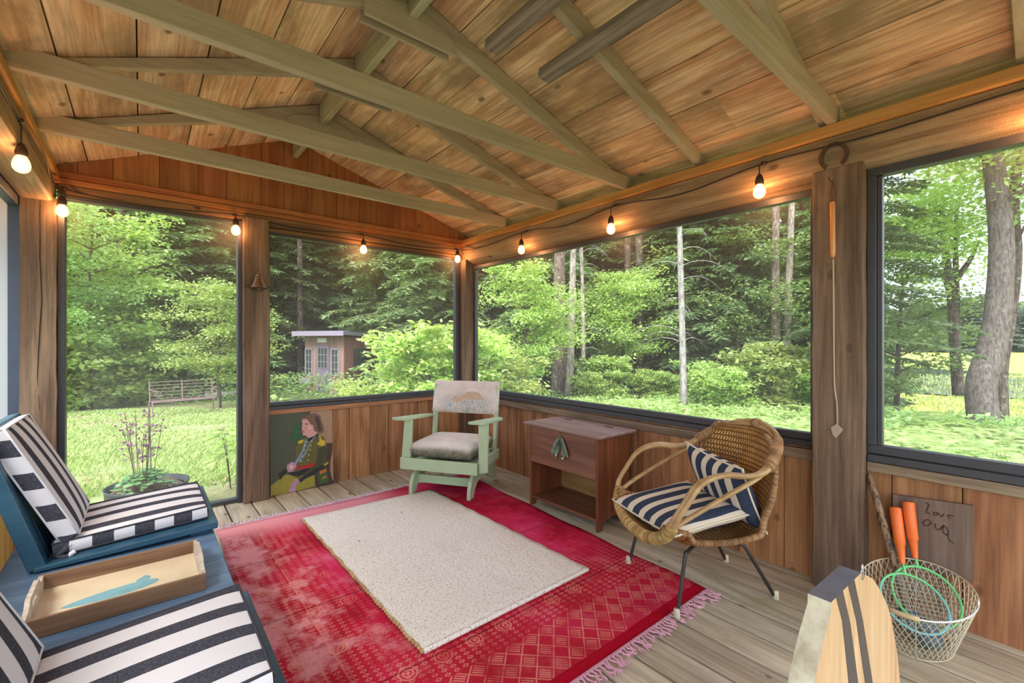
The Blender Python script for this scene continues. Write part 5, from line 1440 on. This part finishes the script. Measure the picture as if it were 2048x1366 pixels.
# dark hemlock boughs at the left of the right window
g = np.random.default_rng(77)
t = thing('hemlock_tree', 'dark hemlock whose flat boughs reach into the right window beside the broad post', 'tree', (*world(1690, 9.6), gz(*world(1690, 9.6))), 0)
m, pp = trunk_mb(9, .11, seed=3); m.build('trunk', B_dark, t, smooth=True)
quads = []; mm = MB()
for b in range(30):
    z = 1.3+b*.2+g.random()*.15; az = g.uniform(-2.6, .9) if b % 2 else g.uniform(-1.6,-.4); L = g.uniform(1.2, 2.5)*(1-.5*b/36)
    d = np.array([math.cos(az), math.sin(az)]); n = int(L/.06); tt = (np.arange(n)+.5)/n
    base = np.stack([d[0]*L*tt, d[1]*L*tt, z+L*(.12*tt-.28*tt**2)], 1); sd = np.array([-d[1],d[0],0.])
    mm.tube([(d[0]*L*q/4, d[1]*L*q/4, z+L*(.12*q/4-.28*(q/4)**2)) for q in range(5)], [.022,.016,.011,.006,.003], 5, cap=False)
    for sgn in (-1,1):
        ll = L*.3*(1-tt)**.5+.08; u = unit(np.stack([d[0]*.5+sgn*sd[0]*.8+0*tt, d[1]*.5+sgn*sd[1]*.8+0*tt, -.1-.15*g.random(n)],1))
        for q in range(4):
            c_ = base+u*(ll*q/4)[:,None]
            for s2 in (-.6,0,.6):
                dd = unit(u+s2*np.array([d[0],d[1],0.])+g.normal(0,.15,(n,3))); vv = unit(np.cross(dd, np.array([0,0,1.])+g.normal(0,.25,(n,3)))); lt = .14*(.6+.7*g.random(n))
                quads.append(cards(c_, dd, vv, lt, lt*.3))
mm.build('branches', B_dark, t, smooth=True); obj_of('foliage', fol_mesh('bough_needles', quads, [L_hemd]), t)

# ferns and ground plants
def fern_mesh():
    g = random.Random(2); Q = []
    for k in range(11):
        az = k*2*math.pi/11+g.uniform(-.2,.2); L = g.uniform(.45,.65); n = 20
        for i in range(n):
            t = (i+.5)/n; rr_ = L*(t*.95); z = L*(1.05*t-.85*t*t); x, y = rr_*math.cos(az), rr_*math.sin(az)
            w = .13*(math.sin(math.pi*min(1,t*1.02+.08)))**.8*(1-.35*t)+.01
            for s in (-1,1):
                d = np.array([math.cos(az+s*1.15), math.sin(az+s*1.15), -.25]); d /= np.linalg.norm(d)
                v = np.array([math.cos(az), math.sin(az), .2])*.014
                p = np.array([x,y,z]); Q.append(np.stack([p-v, p+d*w*.5-v*1.1, p+d*w, p+d*w*.5+v*1.1]))
    return fol_mesh('fern_fronds', [np.array(Q)], [L_fern])
FM = fern_mesh(); r = random.Random(9)
cnt = 0; near_f = []
cand = []
for _ in range(1500):
    pxx = r.uniform(1560, 2350); D = r.uniform(3.9, 13); x, y = world(pxx, D)
    if x < 3.1 or (pxx < 1740 and r.random() < .5): continue
    cand.append((D, x, y))
for _ in range(160):
    pxx = r.uniform(1000, 1560); D = r.uniform(9.5, 14); x, y = world(pxx, D); cand.append((D, x, y))
cand.sort()
picked = []
for D, x, y in cand:
    if all((x-a)**2+(y-b)**2 > (.30 if D < 8 else .5)**2 for a, b in picked): picked.append((x, y))
picked = picked[:290]
for x, y in picked:
    f = obj_of('fern', FM); f.location = (x, y, gz(x, y)-.02); f.rotation_euler = (r.uniform(-.1,.1), r.uniform(-.1,.1), r.uniform(0,6.28)); s = r.uniform(.95,1.4); f.scale = (s,s,s*r.uniform(.75,1.0))
    tag(f, 'light green fern in the fern bed and undergrowth outside the right windows', 'fern', 'ferns outside the right windows')
# low leafy ground cover
def cover(name, label, region, n, lsz, mat, hmax, seed, patch=None, cat='ground cover'):
    g = np.random.default_rng(seed); P = []
    while len(P) < n:
        pxx = g.uniform(region[0], region[1]); D = region[2]+(region[3]-region[2])*g.random()**.8; x, y = world(pxx, D)
        if patch and math.sin(x*2.1+y*1.3)+math.sin(y*2.9-x)+g.normal(0,.7) < patch: continue
        if x < 2.9 and y < 4.15: continue
        P.append((x, y, gz(x, y)+hmax*g.random()**1.5))
    C = np.array(P); u = g.normal(0,1,(n,3)); u[:,2] = u[:,2]*.3+.1; u = unit(u); v = unit(np.cross(u, np.array([0,0,1.])+g.normal(0,.4,(n,3)))); sz = lsz*(.6+.8*g.random(n))
    o = obj_of(name, fol_mesh(name, [cards(C,u,v,sz,sz*.6)], [mat])); tag(o, label, cat, kind='stuff')
cover('undergrowth', 'bright low leafy undergrowth on the forest edge', (980, 1700, 7.5, 15), 20000, .085, L_fern, .26, 41, patch=.5)
cover('undergrowth', 'low green undergrowth around the marsh side trees', (1700, 2300, 7.5, 16), 12000, .10, L_mid, .35, 43, patch=.1)
cover('undergrowth', 'low leafy growth along the left forest edge', (-300, 900, 13.5, 19), 22000, .12, L_mid, .8, 42)
def grass(name, label, region, n, h, seed, dens=None):
    g = np.random.default_rng(seed); pxx = g.uniform(region[0], region[1], n*2); D = region[2]+(region[3]-region[2])*g.random(n*2)**.75
    t = (pxx-1024)/896; x = D*(FX+t*RX); y = D*(FY+t*RY)
    ok = ~((x < 2.95) & (y < 4.1) & (x > -1.0)); pt_ = np.sin(x*1.7+y*.9)+np.sin(y*2.3-x*1.1)+np.sin(x*5+2)*np.sin(y*4.1)*.8; ok &= pt_+g.normal(0,.6,n*2) > -.7
    x = x[ok][:n]; y = y[ok][:n]; m = len(x); z = np.array([gz(a, b) for a, b in zip(x, y)])
    az = g.uniform(0, 6.28, m); hh = h*(.5+g.random(m)); w = .0018+.00055*np.hypot(x, y)
    lean = g.uniform(.2, .9, m); B = np.stack([x, y, z], 1); sd = np.stack([-np.sin(az), np.cos(az), 0*az], 1)*w[:,None]
    tip = B+np.stack([np.cos(az)*hh*lean, np.sin(az)*hh*lean, hh], 1); md = B+np.stack([np.cos(az)*hh*lean*.35, np.sin(az)*hh*lean*.35, hh*.6], 1)
    q = np.stack([B-sd, B+sd, md+sd*.8, tip], 1)
    o = obj_of(name, arr_mesh(name, q.reshape(-1,3), np.arange(m*4).reshape(m,4), [L_grass])); tag(o, label, 'grass', kind='stuff')
grass('lawn_grass', 'bright lawn grass seen through the door and back window', (60, 960, 4.2, 12), 110000, .06, 51)
grass('lawn_grass', 'grass between the forest and the right wall', (960, 2300, 5.2, 14), 42000, .10, 52)
grass('marsh_grass', 'yellow green marsh grass', (1640, 2250, 15, 40), 16000, .16, 53)
r = random.Random(14); LIT = [plain('pale_fallen_leaf', srgb(176,144,118), .8)]
g = np.random.default_rng(61); n = 12000; pxx = g.uniform(60, 1500, n); D = 4.5+8.5*g.random(n); t_ = (pxx-1024)/896; x = D*(FX+t_*RX); y = D*(FY+t_*RY)
ok = ~((x < 2.95) & (y < 4.1)) & (np.sin(x*1.1+2)+np.sin(y*1.5+x)+g.normal(0,.5,n)+1.2*np.exp(-((D-9.2)/1.2)**2) > .9); x = x[ok]; y = y[ok]; n = len(x)
C = np.stack([x, y, np.array([gz(a,b) for a,b in zip(x,y)])+.02], 1); u = g.normal(0,1,(n,3)); u[:,2] *= .2; u = unit(u); v = unit(np.cross(u, np.array([0,0,1.])+g.normal(0,.2,(n,3))))
o = obj_of('fallen_leaves', fol_mesh('fallen_leaves', [cards(C,u,v,.07*(.6+.7*g.random(n)),.05+0*x)], LIT)); tag(o, 'pale dry leaves scattered over the lawn', 'fallen leaves', kind='stuff')

# ------------------------------------------------------------------ garden bench (iron), shed, pots, young plants
M_rust = plain('rusty_painted_iron', srgb(138,114,108), .7, .1, noise=.7, scale=25, dark=srgb(92,84,80))
bx, by = world(366, 10.9); bzz = gz(bx, by)
gb = thing('garden_bench', 'old rusty scrolled iron bench standing on the lawn', 'bench', (bx, by, bzz), R_(188))
Wb = .64
m = MB(); 
for q in range(7): y_ = -.02+q*.065; m.tube([(-Wb,y_,.42+.01*math.sin(q)),(Wb,y_,.42+.01*math.sin(q))], .009, 5)
m.build('seat', M_rust, gb)
m = MB()
for q in range(6): m.tube([(-Wb,-.05-.012*q,.46+q*.078),(Wb,-.05-.012*q,.46+q*.078)], .009, 5)
m.build('backrest', M_rust, gb)
for s in (-1, 0, 1):
    m = MB(); m.tube([(s*Wb*.98,-.03,.40),(s*Wb*.98,-.12,.88)], .014, 6); m.build('back_upright', M_rust, gb)
for s in (-1, 1):
    m = MB(); x = s*Wb
    sc_ = [(x-s*(.085-.085*math.cos(a)*(1-a/14)), .40, .60+.085*math.sin(a)*(1-a/14)) for a in [i*.45 for i in range(22)]]
    m.tube([(x,-.09,.66),(x,.1,.69),(x,.3,.69)]+sc_[3:], .011, 6); m.build('armrest', M_rust, gb, smooth=True)
    for yl in (.38, -.04):
        m = MB(); m.tube(smooth_path([(x,yl*.9,.42),(x*1.0,yl,.30),(x*1.01,yl+.03*(1 if yl>0 else -1),.12),(x*1.02,yl+.07*(1 if yl>0 else -1),.0)],4), .014, 6); m.build('leg', M_rust, gb, smooth=True)
m = MB(); m.tube([(-.6,.36,.05),(-.2,.2,.41)], .009, 5); m.build('brace', M_rust, gb)
m = MB(); m.tube([(.6,.36,.05),(.2,.2,.41)], .009, 5); m.build('brace', M_rust, gb)
# shed
sx, sy = world(648, 16.4); szz = gz(sx, sy)
M_shed = wood('shed_brown_board', srgb(166,134,122), srgb(132,102,92), axis=2, vary=.1, fine=.3)
M_shedr = wood('shed_red_brown_board', srgb(140,98,88), srgb(112,76,68), axis=2, vary=.1, fine=.3)
M_shedt = plain('shed_grey_trim', srgb(150,140,158), .6); M_shedd = plain('shed_grey_door', srgb(112,104,122), .6)
M_pane = plain('dark_window_glass', srgb(60,70,62), .08, spec=.8)
sh = thing('garden_shed', 'small brown board shed with grey door and two paned windows at the forest edge', 'shed', (sx, sy, szz), -YAW-R_(22))
m = MB()
for q in range(14): m.box(-.92+q*.1314, -.92+(q+1)*.1314-.006, 0, .04, 0, 2.15)
m.build('front_wall', M_shed, sh)
m = MB()
for q in range(12): m.box(.88, .92, .04+q*.17, .04+(q+1)*.17-.006, 0, 2.12)
m.build('side_wall', M_shedr, sh)
m = MB(); m.box(-.92,-.88,.04,2.08,0,2.1); m.build('side_wall', M_shedr, sh)
m = MB(); m.box(-.92,.92,2.04,2.08,0,2.1); m.build('rear_wall', M_shedr, sh)
m = MB(); m.prism([(-.35,2.20),(2.35,2.08),(2.35,2.14),(-.35,2.34)], lambda u,v,t:(t,u,v), -1.2, 1.25); m.build('roof', plain('grey_roof', srgb(112,106,118), .7), sh)
m = MB(); m.box(-1.18,1.23,-.37,-.34,2.16,2.32); m.build('fascia', M_shedt, sh)
m = MB(); m.box(-.33,.27,-.03,0,.12,1.82); dr = m.build('door', M_shedd, sh)
m = MB(); m.box(-.25,.19,-.04,-.03,.98,1.72); m.build('pane', M_pane, dr)
m = MB()
for q in range(4): m.box(-.25+q*.147-.008,-.25+q*.147+.008,-.05,-.04,.98,1.72)
for q in range(4): m.box(-.25,.19,-.05,-.04,.98+q*.2467-.008,.98+q*.2467+.008)
m.build('muntin', M_shedt, dr)
m = MB(); m.beam((-.28,-.04,.18),(.22,-.04,.86),.05,.02,up=(0,1,0)); m.build('door_brace', M_shedt, dr)
for xa in (-.72, .52):
    m = MB(); m.box(xa-.18,xa-.14,-.03,.0,.70,1.70); m.box(xa+.14,xa+.18,-.03,.0,.70,1.70); m.box(xa-.18,xa+.18,-.03,.0,1.66,1.70); m.box(xa-.18,xa+.18,-.03,.0,.70,.74)
    for q in (1,2,3): m.box(xa-.14,xa+.14,-.02,-.012,.70+q*.25-.008,.70+q*.25+.008)
    m.box(xa-.008,xa+.008,-.02,-.012,.72,1.68)
    w_ = m.build('window', M_shedt, sh); m = MB(); m.box(xa-.14,xa+.14,-.012,-.004,.74,1.66); m.build('pane', M_pane, w_)
m = MB(); m.box(-1.0,-.48,-.2,-.03,.42,.60); m.build('window_box', M_shedt, sh)
m = MB(); m.box(-.27,.15,-.05,-.02,1.92,2.08); m.build('plaque', plain('white_plaque', srgb(214,212,206), .6), sh)
m = MB(); m.box(.921,.93,.5,1.4,.9,1.7); m.build('side_window', M_pane, sh)
# fallen log
lx, ly = world(452, 15.0); m = MB(); m.tube([(lx-.6,ly-.3,gz(lx,ly)+.22),(lx+.5,ly+.1,gz(lx,ly)+.2)], .09, 10)
o = m.build('grey_log', B_pale, origin=(lx,ly,gz(lx,ly)), smooth=True); tag(o, 'grey flat log lying behind the leafy tree right of the iron bench', 'log')
# rock
rx_, ry_ = world(1478, 9.6); m = MB(); m.ball((rx_, ry_, gz(rx_,ry_)+.03), .14, 10, sc=(1.2,.9,.7)); o = m.build('rock', plain('grey_rock', srgb(120,116,116), .9, noise=.5, scale=12), origin=(rx_,ry_,gz(rx_,ry_)), smooth=True); tag(o, 'grey rock lying in the undergrowth beyond the rattan chair', 'rock')
# potted columbine outside the door
cx, cy = world(296, 3.62); cz = gz(cx, cy)
pot = thing('potted_plant', 'purple flowered columbine in a wide black tub outside the door', 'plant', (cx, cy, cz))
m = MB(); m.lathe([(.0,.0),(.235,.0),(.25,.05),(.268,.28),(.275,.30),(.262,.30),(.255,.27),(.245,.262)], (0,0,0), 40, cap=False); 
m.build('tub', plain('black_plastic_tub', srgb(52,56,58), .5), pot, smooth=True)
m = MB(); m.grid(lambda u,v: (.25*v*math.cos(u*6.2832), .25*v*math.sin(u*6.2832), .258+.018*math.sin(u*31)*math.sin(v*17)), 40, 10); m.build('soil', plain('brown_mulch', srgb(116,92,76), .95, noise=.9, scale=45, bump=.8), pot, smooth=True)
r = random.Random(6); m = MB(); fl = MB(); lf = []
for i in range(17):
    a = r.uniform(0, 6.28); d = r.uniform(.02,.13); h = r.uniform(.38,.66); p0 = Vector((.05*math.cos(a)-.03, .05*math.sin(a), .26)); tp = Vector((d*math.cos(a)*1.4-.03, d*math.sin(a)*1.4, .26+h))
    q = smooth_path([p0, p0.lerp(tp,.5)+Vector((r.uniform(-.01,.01),0,.02)), tp], 4); m.tube(q, .0022, 5)
    for _ in range(r.randint(3,6)):
        k = r.randint(4, len(q)-1); e = q[k]+Vector((r.uniform(-.05,.05), r.uniform(-.05,.05), r.uniform(.0,.06))); m.tube([q[k], e], .0014, 4)
        for z in range(5):
            b = z*2*math.pi/5; c0 = e; u = Vector((math.cos(b),math.sin(b),.35*r.uniform(-1,1))); w = u.cross(Vector((0,0,1))).normalized()
            fl.add([c0, c0+u*.012+w*.009, c0+u*.023, c0+u*.012-w*.009], [(0,1,2,3)])
        fl.ball(e, .008, 5)
m.build('stem', plain('purple_stem', srgb(112,84,80), .7), pot, smooth=True); fl.build('flowers', plain('mauve_petal', srgb(158,106,138), .7, noise=.5, scale=80, dark=srgb(96,56,84)), pot)
g = random.Random(12); Q = []
for i in range(330):
    a = g.uniform(0, 6.28); d = abs(g.gauss(0,.10)); c0 = np.array([d*math.cos(a)-.02, d*math.sin(a), .27+.14*max(0,1-(d/.2)**2)*g.uniform(.5,1.1)]); az = a+g.gauss(0,.6)
    u = np.array([math.cos(az), math.sin(az), -.2+g.gauss(0,.2)]); u /= np.linalg.norm(u); v = np.cross(u, [0,0,1.]); v /= np.linalg.norm(v); L = g.uniform(.03,.06)
    Q.append(np.stack([c0, c0+u*L*.6+v*L*.5, c0+u*L, c0+u*L*.6-v*L*.5]))
obj_of('foliage', fol_mesh('columbine_leaves', [np.array(Q)], [leaf('columbine_leaf', srgb(92,140,84), srgb(128,170,104), .3)]), pot)
def sprig(label, pxx, D, h, n, seed, lsz=.1, lean=(0,0)):
    x, y = world(pxx, D); t = thing('young_sapling', label, 'sapling', (x, y, gz(x,y))); g = random.Random(seed); m = MB(); Q = []
    for s in range(3):
        a = g.uniform(0,6.28); tp = Vector((lean[0]+.16*math.cos(a), lean[1]+.16*math.sin(a), h*g.uniform(.75,1))); q = smooth_path([(0,0,-.03), tp*.5+Vector((0,0,.06)), tp], 6); m.tube(q, [.006*(1-.7*i/(len(q)-1)) for i in range(len(q))], 5)
        for i in range(n):
            k = g.randint(len(q)//2, len(q)-1); c0 = np.array(q[k]); az = g.uniform(0,6.28); u = np.array([math.cos(az),math.sin(az),g.uniform(-.5,.15)]); e = c0+u*g.uniform(.02,.12); m.tube([c0, e], .0015, 3)
            u /= np.linalg.norm(u); v = np.cross(u,[0,0,1.]); v /= np.linalg.norm(v); v = v+np.array([0,0,g.uniform(-.3,.3)]); L = lsz*g.uniform(.6,1.2); Q.append(np.stack([e, e+u*L*.45+v*L*.28, e+u*L, e+u*L*.45-v*L*.28]))
    m.build('stem', B_dark, t, smooth=True); obj_of('foliage', fol_mesh('sapling_leaves', [np.array(Q)], [L_shrub]), t)
sprig('thin leafy sapling just outside the right side of the door', 462, 4.4, .66, 22, 3, .12, (-.06,0))
sprig('young plant with pointed leaves low in the left part of the back window', 575, 4.9, 1.15, 12, 4, .11)
